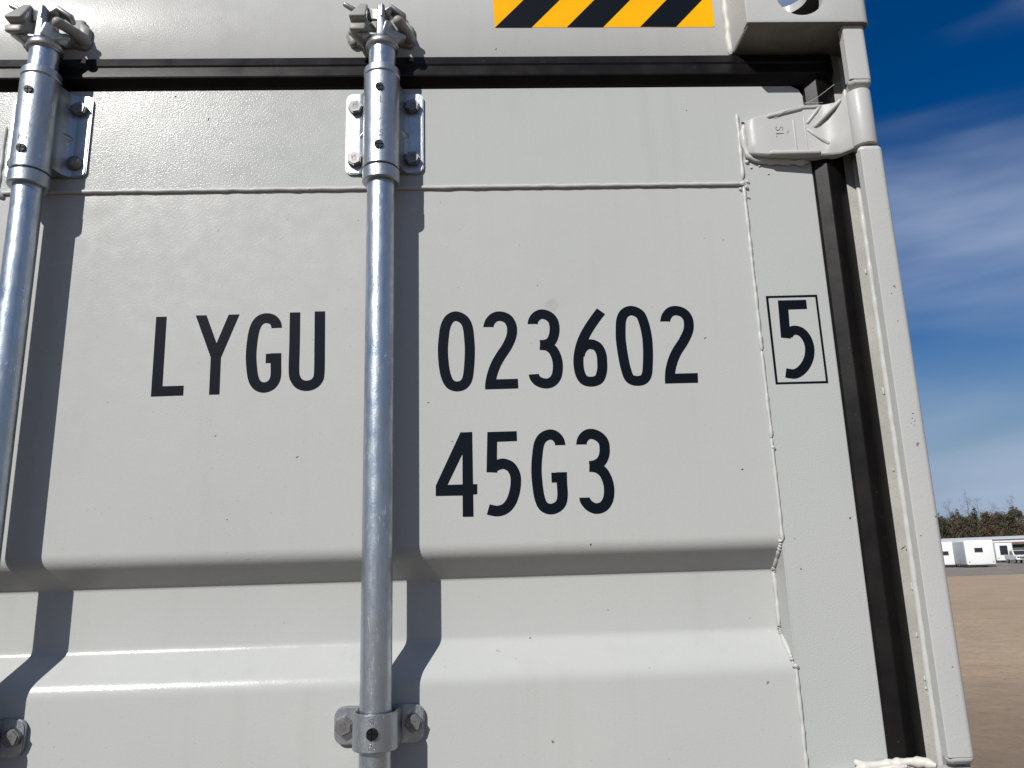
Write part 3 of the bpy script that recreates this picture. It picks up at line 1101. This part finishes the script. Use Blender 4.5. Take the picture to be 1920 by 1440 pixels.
# the number in cut vinyl: P = outline, S = ribbon (width, closed, centre line), R = ring; millimetres on the door face
GLYPHS = {
    'L': [('P',[(-399.0,307.6),(-386.4,307.6),(-385.2,220.1),(-360.1,220.3),(-359.9,208.3),(-397.9,207.7)])],
    'Y': [('P',[(-351.3,308.5),(-338.3,308.5),(-324.1,272.5),(-311.4,308.8),(-298.3,308.9),(-317.9,254.2),(-317.1,208.6),(-329.4,208.5),(-330.0,254.7)])],
    'G': [('S',12.32,0,[(-252.3,290.8),(-253.8,296.7),(-258.3,301.6),(-265.8,303.4),(-272.7,301.1),(-277.5,294.4),(-280.2,283.7),(-281.6,267.6),(-281.6,253.0),(-279.6,235.8),(-276.9,225.3),(-272.2,218.6),(-265.1,215.9),(-257.7,217.9),(-252.9,223.2),(-251.0,231.2),(-251.5,245.8),(-251.9,258.4)]),('P',[(-263.9,257.9),(-257.8,258.1),(-257.6,246.3),(-263.9,246.4)])],
    'U': [('S',12.36,0,[(-230.7,310.1),(-229.9,270.6),(-229.4,234.7),(-226.4,224.2),(-221.2,218.8),(-213.8,216.9),(-206.3,218.7),(-201.1,223.6),(-199.0,232.7),(-199.5,270.0),(-200.3,310.9)])],
    '0': [('S',12.01,1,[(-33.0,301.6),(-23.2,296.7),(-18.3,286.1),(-16.6,267.2),(-16.4,254.8),(-17.6,236.2),(-19.8,222.0),(-24.8,214.3),(-33.0,212.1),(-40.8,215.3),(-45.6,224.6),(-48.3,238.9),(-49.3,258.6),(-47.9,276.2),(-46.0,287.7),(-41.3,297.5)])],
    '2': [('S',12.01,0,[(7.0,286.7),(9.0,292.9),(14.2,298.6),(21.7,300.5),(30.3,297.4),(35.1,290.3),(36.3,281.9),(34.6,272.5),(29.3,261.1),(21.0,248.8),(14.7,237.6),(10.2,225.4),(7.9,214.8),(7.5,207.9)]),('P',[(1.5,207.7),(41.7,208.0),(41.5,220.0),(13.3,219.8)])],
    '3': [('S',12.01,0,[(62.0,289.6),(63.6,295.1),(68.3,300.3),(75.0,302.1),(83.0,298.9),(87.8,292.5),(89.1,282.9),(87.5,273.5),(83.7,266.2),(77.0,262.8),(70.1,262.5)]),('S',12.01,0,[(70.1,262.3),(79.5,260.7),(86.3,254.7),(90.3,244.3),(91.0,232.9),(88.5,221.6),(82.6,215.0),(75.0,213.4),(66.8,216.0),(62.4,220.8),(61.1,224.9)])],
    '6': [('S',12.01,0,[(148.1,304.5),(138.7,292.5),(128.8,277.9),(122.0,264.4),(117.8,249.9),(116.6,237.5),(118.0,225.1),(122.6,216.8),(131.5,214.4),(140.6,217.4),(144.8,226.6),(145.9,236.9),(145.4,249.3),(140.9,258.8),(133.0,262.1)]),('S',12.01,0,[(138.0,260.6),(133.0,262.1),(126.5,260.6),(121.0,255.0),(118.2,247.0)])],
    '0b': [('S',12.01,1,[(186.4,304.6),(196.3,299.9),(200.7,289.2),(203.5,271.2),(203.6,252.3),(201.8,231.5),(199.7,221.3),(195.1,215.6),(186.5,214.2),(178.7,217.6),(175.0,228.0),(172.4,244.6),(170.8,265.5),(171.3,280.2),(172.9,292.9),(177.6,301.4)])],
    '2b': [('S',12.01,0,[(227.7,289.7),(229.9,296.1),(235.4,302.0),(242.8,303.5),(251.4,300.4),(256.4,293.4),(257.2,283.8),(254.8,274.4),(248.4,262.9),(239.6,250.5),(233.7,239.1),(229.7,226.8),(228.2,217.0),(227.9,210.3)]),('P',[(221.8,210.1),(262.5,210.2),(263.1,222.4),(233.8,222.2)])],
    '4': [('P',[(-29.2,155.6),(-26.5,155.5),(-27.3,129.5),(-45.4,93.3),(-59.2,92.7)]),('P',[(-26.5,155.5),(-15.2,155.7),(-15.4,55.5),(-28.0,55.7),(-27.3,129.5)]),('P',[(-59.2,92.7),(-45.4,93.3),(-27.7,93.4),(-27.7,80.4),(-59.3,80.7)]),('P',[(-15.1,93.4),(-10.3,93.3),(-10.6,81.5),(-15.4,81.2)])],
    '5': [('P',[(2.9,155.2),(38.1,155.4),(38.1,143.5),(14.3,143.1),(13.5,119.7),(13.6,106.3),(0.9,107.1)]),('S',12.01,0,[(10.3,113.6),(16.6,116.1),(22.4,116.4),(30.0,112.5),(34.6,103.7),(35.2,94.0),(33.3,82.6),(28.8,71.3),(21.9,63.9),(13.2,61.3),(5.6,62.5),(2.0,63.5)])],
    'Gb': [('S',12.01,0,[(89.8,137.3),(88.5,143.3),(83.8,148.7),(77.0,150.3),(69.1,146.7),(64.3,138.9),(61.9,126.3),(60.4,112.7),(60.2,101.1),(61.0,87.6),(62.5,76.1),(66.0,66.5),(72.5,62.2),(80.2,62.7),(87.2,67.8),(89.9,77.3),(89.8,92.6),(90.1,104.8)]),('P',[(77.7,104.5),(84.7,104.5),(84.6,92.8),(77.6,92.9)])],
    '3b': [('S',12.01,0,[(115.1,137.5),(116.9,143.6),(122.1,148.8),(129.0,149.8),(136.7,146.4),(141.9,140.0),(142.9,131.1),(141.3,122.3),(137.0,115.6),(130.0,111.9),(123.5,111.1)]),('S',12.01,0,[(123.5,110.7),(131.8,109.3),(139.3,103.9),(143.6,95.1),(145.5,84.4),(143.8,72.0),(138.0,63.6),(129.1,61.0),(121.6,64.1),(116.7,69.9),(115.8,74.1)])],
    '5b': [('P',[(372.5,314.0),(408.7,314.3),(408.6,302.2),(384.7,301.8),(383.7,276.9),(383.8,263.9),(371.2,265.4)]),('S',11.53,0,[(380.7,269.0),(385.7,273.6),(391.7,274.5),(398.3,271.5),(403.3,264.3),(405.7,255.2),(405.5,247.2),(403.2,238.2),(398.2,229.3),(391.6,222.5),(384.4,218.7),(378.5,218.7),(372.3,220.0)])],
    'box': [('R',[(357.7,320.2),(423.6,320.8),(423.9,205.8),(358.1,205.7)],[(360.8,317.5),(420.8,317.9),(421.1,208.6),(361.0,208.2)])],
}
for key, items in GLYPHS.items():
    bm = bmesh.new()
    for lay, it in enumerate(items):
        base = 0.0 if key in ('5b', 'box') else 1.2
        yy = base - 0.35 - 0.04 * lay
        fn = lambda a, b, yy=yy: P(a, yy, b)
        if it[0] == 'P':
            if key == '4':
                yy = base - 0.35
                fn = lambda a, b, yy=yy: P(a, yy, b)
            fillpoly(bm, [fn(*q) for q in it[1]])
        elif it[0] == 'S':
            stroke(bm, smooth_path(it[3], it[2]), it[1] * 1.03, it[2], fn)
        else:
            o_, i_ = [bm.verts.new(fn(*q)) for q in it[1]], [bm.verts.new(fn(*q)) for q in it[2]]
            for k in range(4):
                bm.faces.new((o_[k], o_[(k + 1) % 4], i_[(k + 1) % 4], i_[k]))
    nm = 'digit_frame' if key == 'box' else ('letter' if key[0] in 'LYGU' else 'digit')
    finish(nm, bm, M_vinyl, box_root, smooth=0)

# spider silk at the hinge
bm = bmesh.new()
tube(bm, [P(428, -20, 577), P(446, -26, 585), P(466, -34, 598)], 0.00025, n=5)
tube(bm, [P(388, -17, 560), P(420, -24, 578), P(452, -25, 577)], 0.0002, n=5)
finish('spider_silk', bm, M_silk, box_root, smooth=0)

# grit and scuffs that stuck to the paint: x, y, z (mm), length, width, slant (degrees)
M_grit = plain('dark_grit', (0.035, 0.030, 0.026), 0.8)
MARKS = [(-351.3, 0, 576.3, 6.0, 2.0, 70), (-396.1, 0, 610.3, 3.6, 2.0, 10), (-222.2, 1.2, 130.7, 5.0, 1.6, 15), (278.2, 0, 583.4, 2.2, 1.6, 0),
         (26.2, 0, 678.7, 3.6, 1.6, 40), (-67.5, 1.2, 192.8, 2.4, 1.6, 30), (364.3, 0, -15.3, 2.2, 1.8, 0), (429.9, 0, 41.8, 3.4, 2.0, 50),
         (276.3, 1.2, 266.9, 4.2, 1.2, 40), (307.2, 1.2, 102.6, 3.0, 2.0, 20), (-510.0, 1.2, 250.0, 2.4, 1.4, 0), (120.0, 1.2, 20.0, 2.2, 1.2, 20),
         (489.5, 1.6, 5.5, 9.0, 1.4, 32), (496.0, 1.6, 9.0, 6.0, 1.8, 40), (493.0, 1.6, 3.0, 3.0, 1.2, 80), (490.6, -59, 154.9, 3.0, 0.9, 15),
         (488.6, -59, 149.0, 2.0, 1.0, 50), (491.5, -59, 146.0, 2.6, 0.9, 70), (490.0, -59, 141.0, 1.8, 0.9, 20), (487.0, -59, 143.5, 1.6, 0.8, 0),
         (499.1, -59, 38.2, 2.4, 1.0, 30), (486.0, -59, 300.0, 1.6, 1.0, 0), (70.0, 1.2, 340.0, 2.0, 1.2, 60), (-300.0, 1.2, 60.0, 2.0, 1.4, 0)]
for x, y, z, ln, wd, sl in MARKS:
    bm = bmesh.new()
    ca, sa = math.cos(math.radians(sl)), math.sin(math.radians(sl))
    ring = []
    for k in range(12):
        t = 2 * math.pi * k / 12
        q = 0.5 * rnd.uniform(0.65, 1.15)
        u, w_ = ln * q * math.cos(t), wd * q * math.sin(t)
        ring.append(bm.verts.new(P(x + u * ca - w_ * sa, y - 0.12, z + u * sa + w_ * ca)))
    c0 = bm.verts.new(P(x, y - 0.5, z))
    for k in range(12):
        bm.faces.new((c0, ring[k], ring[(k + 1) % 12]))
    finish('grit_mark', bm, M_grit, box_root, smooth=60)

# the rest of the box behind the door end
def side_wall(x, s):
    bm = bmesh.new()
    pts = []
    y = 0.10
    while y < 12.05:
        for dy, dx in ((0, 0), (0.07, 0), (0.138, -0.036 * s), (0.208, -0.036 * s)):
            pts.append((x + dx, y + dy))
        y += 0.276
    A = [bm.verts.new((p[0], p[1], 0.16)) for p in pts]
    Bv = [bm.verts.new((p[0], p[1], 2.80)) for p in pts]
    for i in range(len(pts) - 1):
        bm.faces.new((A[i], A[i + 1], Bv[i + 1], Bv[i]))
    return finish('side_wall', bm, M_paint, box_root, smooth=0)


side_wall(0.498, 1)
side_wall(2 * XL - 0.498, -1)
for x0, x1 in ((0.44, 0.502), (2 * XL - 0.502, 2 * XL - 0.44)):
    for z0, z1 in ((0.05, 0.16), (2.80, 2.86)):
        bm = bmesh.new()
        box(bm, x0, x1, 0.11, 12.0, z0, z1, 0.004)
        finish('side_rail', bm, M_frame, box_root, smooth=30)
bm = bmesh.new()
box(bm, 2 * XL - 0.44, 0.44, 0.06, 12.05, 2.835, 2.850)
finish('roof_panel', bm, M_paint, box_root, smooth=0)
bm = bmesh.new()
box(bm, 2 * XL - 0.44, 0.44, 0.02, 12.05, 0.05, 0.16)
finish('underframe', bm, M_dirty, box_root, smooth=0)
bm = bmesh.new()
box(bm, 2 * XL - 0.44, 0.44, 12.0, 12.05, 0.16, 2.835)
finish('end_wall', bm, M_paint, box_root, smooth=0)
for x0 in (0.3465, 2 * XL - 0.509):
    bm = bmesh.new()
    box(bm, x0, x0 + 0.1625, -0.066, 0.112, 0.0, 0.118, 0.006)
    finish('corner_casting', bm, M_frame, box_root, smooth=30)
    for z0, z1 in ((0.0, 0.118), (2.778, 2.896)):
        bm = bmesh.new()
        box(bm, x0, x0 + 0.1625, 11.95, 12.126, z0, z1, 0.006)
        finish('corner_casting', bm, M_frame, box_root, smooth=30)

# ------------------------------------------------------------------ parked things across the yard
M_white = plain('white_gelcoat', (0.60, 0.605, 0.60), 0.35, nscale=0.8, var=0.03)
M_side = plain('shade_and_door_grey', (0.30, 0.32, 0.34), 0.5, nscale=0.8, var=0.05)  # shade tone for the white trailers' sides, plain grey on the shed doors
M_glass = plain('dark_glass', (0.02, 0.022, 0.025), 0.12)
M_dark = plain('dark_metal', (0.05, 0.05, 0.052), 0.6)
M_tyre = plain('tyre', (0.02, 0.02, 0.02), 0.8)
M_rim = plain('rim', (0.4, 0.4, 0.4), 0.4, metal=0.8)
M_red = plain('red_oxide', (0.105, 0.066, 0.056), 0.7, nscale=1.5, var=0.15)
M_trim = plain('grey_trim', (0.42, 0.43, 0.44), 0.6)


def wheel(x, y, r, par, w=0.22):
    bm = bmesh.new()
    lathe(bm, [(r - 0.03, -w / 2), (r, -w / 2 + 0.03), (r, w / 2 - 0.03), (r - 0.03, w / 2)], n=20)
    bm.transform(Matrix.Translation((x, y, r)) @ Matrix.Rotation(math.radians(90), 4, 'Y'))
    t = finish('wheel', bm, M_tyre, par, smooth=40)
    bm = bmesh.new()
    lathe(bm, [(r * 0.6, -w / 2 - 0.01), (r * 0.6, w / 2 + 0.01)], n=16)
    bm.transform(Matrix.Translation((x, y, r)) @ Matrix.Rotation(math.radians(90), 4, 'Y'))
    finish('rim', bm, M_rim, t, smooth=40)


def trailer(name, label, loc, rz, w, ln, h, win, sidemat=None, bev=0.16):
    """box trailer seen from its end; local -Y is the end that faces the yard"""
    root = empty(name, loc, rz)
    tag(root, label, 'trailer')
    bm = bmesh.new()
    box(bm, -w / 2, w / 2, 0.0, ln, 0.35, h, bev, 4)
    finish('body', bm, M_white, root, smooth=40)
    bm = bmesh.new()
    box(bm, -w / 2 - 0.012, -w / 2 + 0.02, 0.25, ln - 0.2, 0.38, h - bev, 0.01)
    finish('shaded_side', bm, sidemat or M_side, root, smooth=30)  # thin grey sheet: the side's shade under glancing sun, put in as colour
    x, z, ww, hh = win
    bm = bmesh.new()
    box(bm, x - ww / 2 - 0.05, x + ww / 2 + 0.05, -0.03, 0.02, z - hh / 2 - 0.05, z + hh / 2 + 0.05, 0.012)
    f = finish('window', bm, M_trim, root, smooth=30)
    bm = bmesh.new()
    box(bm, x - ww / 2, x + ww / 2, -0.045, -0.0, z - hh / 2, z + hh / 2, 0.006)
    finish('pane', bm, M_glass, f, smooth=30)
    bm = bmesh.new()
    box(bm, -w / 2 + 0.06, w / 2 - 0.06, 0.1, ln - 0.1, 0.16, 0.36)
    finish('chassis', bm, M_dark, root, smooth=0)
    for s in (-1, 1):
        for yy in (ln * 0.5, ln * 0.5 + 0.85):
            wheel(s * (w / 2 - 0.16), yy, 0.34, root)
    bm = bmesh.new()
    box(bm, -w / 2 + 0.03, w / 2 - 0.03, -0.06, 0.0, 0.34, 0.42, 0.01)
    finish('bumper', bm, M_trim, root, smooth=30)
    for s in (-1, 1):
        bm = bmesh.new()
        box(bm, s * (w / 2 - 0.3) - 0.06, s * (w / 2 - 0.3) + 0.06, -0.04, 0.0, 0.62, 0.76, 0.01)
        finish('tail_lamp', bm, M_red, root, smooth=30)
    return root


def at(px, py, dist):
    """ground point seen through a photo position, pushed to a distance along the view"""
    dx, dy = (px - 960.0) / 1450.0, (py - 720.0) / 1450.0
    d = Vector([RIGHT[i] * dx + DOWN[i] * dy + FWD[i] for i in range(3)])
    h = Vector((d.x, d.y, 0)).normalized()
    return Vector((0, -DIST, 0)) + h * dist


YAW = -math.atan2(0.62, 1.0)
trailer('box_trailer', 'white box trailer nearest the container post with small dark window', at(1782, 1064, 120), YAW + 0.20, 3.3, 6.5, 3.35, (-0.4, 1.85, 0.85, 0.5))
trailer('box_trailer', 'white rounded box trailer with shaded side and small dark window', at(1842, 1062, 116), YAW + 0.30, 3.35, 6.5, 3.35, (-0.15, 2.15, 0.92, 0.52))
trailer('cabin_trailer', 'small white cabin with large dark window beside the rounded box trailer', at(1887, 1054, 156), YAW + 0.40, 2.7, 6.0, 3.2, (-0.1, 2.0, 1.2, 1.5), bev=0.05)

# pickup truck at the end of the row
def pickup(label, loc, rz):
    root = empty('pickup_truck', loc, rz)
    tag(root, label, 'truck')
    bm = bmesh.new()
    pr = [(0.0, 0.55), (0.05, 1.05), (1.25, 1.18), (1.95, 1.22), (3.4, 1.25), (5.4, 1.25), (5.45, 0.55)]
    extrude_profile(bm, pr, 'x', -0.98, 0.98)
    bmesh.ops.recalc_face_normals(bm, faces=bm.faces[:])
    bmesh.ops.bevel(bm, geom=bm.edges[:], offset=0.06, segments=2, affect='EDGES')
    finish('body', bm, M_white, root, smooth=40)
    bm = bmesh.new()
    extrude_profile(bm, [(1.3, 1.15), (1.95, 1.9), (3.2, 1.92), (3.5, 1.2)], 'x', -0.86, 0.86)
    bmesh.ops.recalc_face_normals(bm, faces=bm.faces[:])
    bmesh.ops.bevel(bm, geom=bm.edges[:], offset=0.06, segments=2, affect='EDGES')
    finish('cab', bm, M_white, root, smooth=40)
    bm = bmesh.new()
    extrude_profile(bm, [(1.34, 1.28), (1.86, 1.84), (1.84, 1.87), (1.30, 1.30)], 'x', -0.74, 0.74)
    finish('windscreen', bm, M_glass, root, smooth=0)
    for s in (-1, 1):
        bm = bmesh.new()
        extrude_profile(bm, [(1.75, 1.30), (2.05, 1.80), (3.1, 1.82), (3.3, 1.30)], 'x', s * 0.872 - 0.008, s * 0.872 + 0.008)
        finish('side_window', bm, M_glass, root, smooth=0)
        bm = bmesh.new()
        box(bm, s * 0.72 - 0.16, s * 0.72 + 0.16, -0.03, 0.06, 0.82, 1.0, 0.02)
        finish('headlight', bm, M_glass, root, smooth=30)
        for yy in (0.95, 4.3):
            wheel(s * 0.86, yy, 0.38, root)
    bm = bmesh.new()
    box(bm, -0.52, 0.52, -0.035, 0.05, 0.72, 1.02, 0.02)
    finish('grille', bm, M_dark, root, smooth=30)
    bm = bmesh.new()
    box(bm, -0.96, 0.96, -0.12, 0.05, 0.48, 0.68, 0.04)
    finish('bumper', bm, M_rim, root, smooth=30)
    return root


pickup('white pickup truck with dark grille at the right end of the parked row', at(1921, 1053, 142), YAW + 0.25)

# low flatbed with a red-oxide deck behind the cabin
root = empty('flatbed_trailer', at(1884, 1050, 172), YAW + 0.05)
tag(root, 'raised dull brown flatbed trailer showing above the small cabin roof', 'trailer')
bm = bmesh.new()
box(bm, -5.0, 6.0, 0, 2.5, 2.95, 3.45, 0.03)
finish('deck', bm, M_red, root, smooth=30)
bm = bmesh.new()
box(bm, -4.8, 5.8, 0.8, 1.7, 1.0, 2.95, 0.03)
finish('frame', bm, M_dark, root, smooth=30)
for x in (-4.2, -3.0, 3.8, 5.0):
    bm = bmesh.new()
    lathe(bm, [(0.52, -0.15), (0.52, 0.15)], n=18)
    bm.transform(Matrix.Translation((x, 0.3, 0.52)) @ Matrix.Rotation(math.radians(90), 4, 'X'))
    finish('wheel', bm, M_tyre, root, smooth=40)

# long low white shed along the trees
root = empty('storage_shed', at(1830, 1045, 205), YAW - 0.28)
tag(root, 'long low white metal shed running along the edge of the wood', 'building')
bm = bmesh.new()
box(bm, -60, 60, 0, 9, 0, 4.3)
finish('wall', bm, M_white, root, smooth=0)
bm = bmesh.new()
extrude_profile(bm, [(-0.4, 4.31), (-0.4, 4.45), (4.5, 5.0), (9.4, 4.45), (9.4, 4.31)], 'x', -60.4, 60.4)
finish('roof', bm, M_trim, root, smooth=0)
for k in range(14):
    bm = bmesh.new()
    x = -56 + k * 8.3
    box(bm, x, x + 3.4, -0.06, 0.05, 0.0, 3.5)
    finish('door', bm, M_side if k % 3 else M_white, root, smooth=0)

# ------------------------------------------------------------------ the wood behind
M_leafs = []
for nm, col in (('olive_leaf', (0.055, 0.054, 0.031)), ('brown_leaf', (0.066, 0.054, 0.037)), ('green_leaf', (0.047, 0.052, 0.027)), ('russet_leaf', (0.074, 0.055, 0.037))):
    M_leafs.append(plain(nm, col, 0.8, nscale=0.9, var=0.45, spec=0.1))
M_bark = plain('bark', (0.115, 0.095, 0.078), 0.9, nscale=3.0, var=0.25, spec=0.1)


def leaf_cloud(verts, faces, c, rx, rz, n, size, r):
    for _ in range(n):
        u = Vector((r.gauss(0, 1), r.gauss(0, 1), r.gauss(0, 1))).normalized()
        d = u * (r.random() ** 0.45)
        p = Vector((c[0] + d.x * rx, c[1] + d.y * rx, c[2] + d.z * rz))
        a = Vector((r.gauss(0, 1), r.gauss(0, 1), r.gauss(0, 1))).normalized()
        b = a.cross(Vector((r.gauss(0, 1), r.gauss(0, 1), r.gauss(0, 1)))).normalized()
        s = size * r.uniform(0.5, 1.3)
        i = len(verts)
        verts += [p - a * s, p + b * s * 0.8, p + a * s, p - b * s * 0.5]
        faces.append((i, i + 1, i + 2, i + 3))


def branch_tree(bm, h, r, spread=0.32, n=26, r0=0.16):
    tube(bm, [(0, 0, 0), (0.05, 0.02, h * 0.35), (-0.05, 0.05, h * 0.7), (0.02, 0, h)], lambda i: r0 * (1, 0.75, 0.4, 0.06)[i], n=7)
    tips = []
    for k in range(n):
        t = 0.22 + 0.75 * (k + r.random()) / n
        z = h * t
        a = r.random() * 6.283
        ln = h * spread * (1.1 - t) * r.uniform(0.7, 1.2) + 0.5
        p0 = Vector((0, 0, z))
        p2 = p0 + Vector((math.cos(a) * ln, math.sin(a) * ln, ln * r.uniform(0.6, 1.3)))
        p1 = p0.lerp(p2, 0.5) + Vector((0, 0, -0.08 * ln))
        rr = r0 * 0.38 * (1.1 - t) + 0.012
        tube(bm, [p0, p1, p2], lambda i: rr * (1, 0.65, 0.2)[i], n=5)
        tips.append(p2)
        for q in range(3):
            a2 = r.random() * 6.283
            p3 = p1.lerp(p2, 0.25 * q + 0.2) + Vector((math.cos(a2), math.sin(a2), 1.0)) * ln * 0.34
            tube(bm, [p1.lerp(p2, 0.25 * q + 0.2), p3], lambda i: rr * (0.45, 0.12)[i], n=4)
            tips.append(p3)
    return tips


def leafy_tree(name, label, loc, h, w, mat, seed, leaves=2600, group='trees along the edge of the wood'):
    r = random.Random(seed)
    root = empty(name, loc)
    tag(root, label, 'tree', group)
    bm = bmesh.new()
    tips = branch_tree(bm, h * 0.92, r, 0.30, 22, h * 0.016)
    finish('trunk', bm, M_bark, root, smooth=50)
    verts, faces = [], []
    for k in range(18):
        t = r.uniform(0.18, 0.95)
        ww = w * (1.0 - 0.55 * t) * r.uniform(0.45, 1.0)
        a = r.random() * 6.283
        leaf_cloud(verts, faces, (math.cos(a) * ww * 0.6, math.sin(a) * ww * 0.6, h * t), w * r.uniform(0.22, 0.40), h * r.uniform(0.07, 0.13), leaves // 18, 0.21, r)
    me = bpy.data.meshes.new('crown')
    me.from_pydata(verts, [], faces)
    link('crown', me, mat, root, smooth=0)
    return root


LEAFY = [
    (1776, 246, 11.6, 3.4, 2, 'green-brown tree of the wood just right of the container post'),
    (1790, 250, 12.6, 3.2, 0, 'olive tree of the wood above the first white trailer'),
    (1803, 243, 12.8, 2.6, 1, 'narrow brown tree of the wood above the shaded trailer side'),
    (1818, 252, 11.4, 2.8, 2, 'dark green tree of the wood above the rounded trailer left edge'),
    (1831, 244, 12.0, 2.8, 0, 'olive tree of the wood above the rounded trailer window'),
    (1843, 250, 12.6, 3.0, 2, 'dark green bushy tree of the wood right of the rounded trailer window'),
    (1866, 243, 12.9, 4.2, 3, 'broad russet round-topped tree of the wood above the cabin'),
    (1886, 251, 12.6, 3.6, 1, 'brown tree of the wood right of the round-topped russet tree'),
    (1904, 245, 12.0, 3.2, 0, 'olive tree of the wood above the pickup truck'),
    (1918, 250, 13.2, 3.4, 3, 'russet tree of the wood at the right edge of the photo'),
]
for k, (px, dist, h, w, mi, lab) in enumerate(LEAFY):
    leafy_tree('wood_tree', lab, at(px, 1040, dist), h, w, M_leafs[mi], 100 + k)

BARE = [(1793, 262, 16.6, 'thin bare tree rising above the olive tree near the container post'),
        (1829, 258, 18.4, 'tallest bare tree rising above the wood over the rounded trailer'),
        (1848, 266, 16.8, 'bare twiggy tree between the tallest bare tree and the russet tree'),
        (1875, 270, 15.2, 'faint low bare tree behind the russet round-topped tree'),
        (1914, 264, 16.4, 'bare tree above the russet tree at the right edge')]
for k, (px, dist, h, lab) in enumerate(BARE):
    r = random.Random(400 + k)
    root = empty('bare_tree', at(px, 1040, dist))
    tag(root, lab, 'tree', 'bare trees standing above the wood')
    bm = bmesh.new()
    tips = branch_tree(bm, h, r, 0.20, 34, 0.15)
    finish('trunk', bm, M_bark, root, smooth=50)
    verts, faces = [], []
    for t in tips:
        leaf_cloud(verts, faces, t, 0.5, 0.6, 6, 0.07, r)
    me = bpy.data.meshes.new('crown')
    me.from_pydata(verts, [], faces)
    link('crown', me, M_leafs[1], root, smooth=0)

# the rest of the wood: one mass of trunks and foliage stretching both ways
r = random.Random(55)
for mi, mat in enumerate(M_leafs):
    pass
verts, faces = [], []
bm = bmesh.new()
for k in range(520):
    az = math.radians(r.uniform(-3, 62))
    dd = r.uniform(256, 300)
    h = r.uniform(9.5, 13.5)
    p = Vector((math.sin(az) * dd, math.cos(az) * dd - DIST, 0))
    for q in range(7):
        t = r.uniform(0.1, 0.9)
        leaf_cloud(verts, faces, (p.x + r.gauss(0, 1.3), p.y + r.gauss(0, 1.3), h * t), r.uniform(1.4, 2.6), r.uniform(1.0, 1.8), 75, 0.36, r)
    tube(bm, [p, p + Vector((0, 0, h))], lambda i: (0.16, 0.04)[i], n=5)
me = bpy.data.meshes.new('wood_foliage')
me.from_pydata(verts, [], faces)
m, N, L, B = new_mat('mixed_foliage')
v = mapping(N, L, (1, 1, 1))
f = nz(N, L, v, 0.22, 3)
c = mixc(N, L, ramp(N, L, f, 0.38, 0.52), (0.055, 0.052, 0.028), (0.066, 0.053, 0.037))
c = mixc(N, L, ramp(N, L, nz(N, L, v, 0.13, 2), 0.52, 0.62), c, (0.045, 0.055, 0.024))
L.new(c, B.inputs['Base Color'])
B.inputs['Roughness'].default_value = 0.85
B.inputs['Specular IOR Level'].default_value = 0.1
wood = link('far_wood', me, m, None, smooth=0)
tag(wood, 'far brown and olive autumn wood stretching behind the yard', 'wood', kind='stuff')
finish('wood_trunks', bm, M_bark, wood, smooth=50)['kind'] = 'stuff'
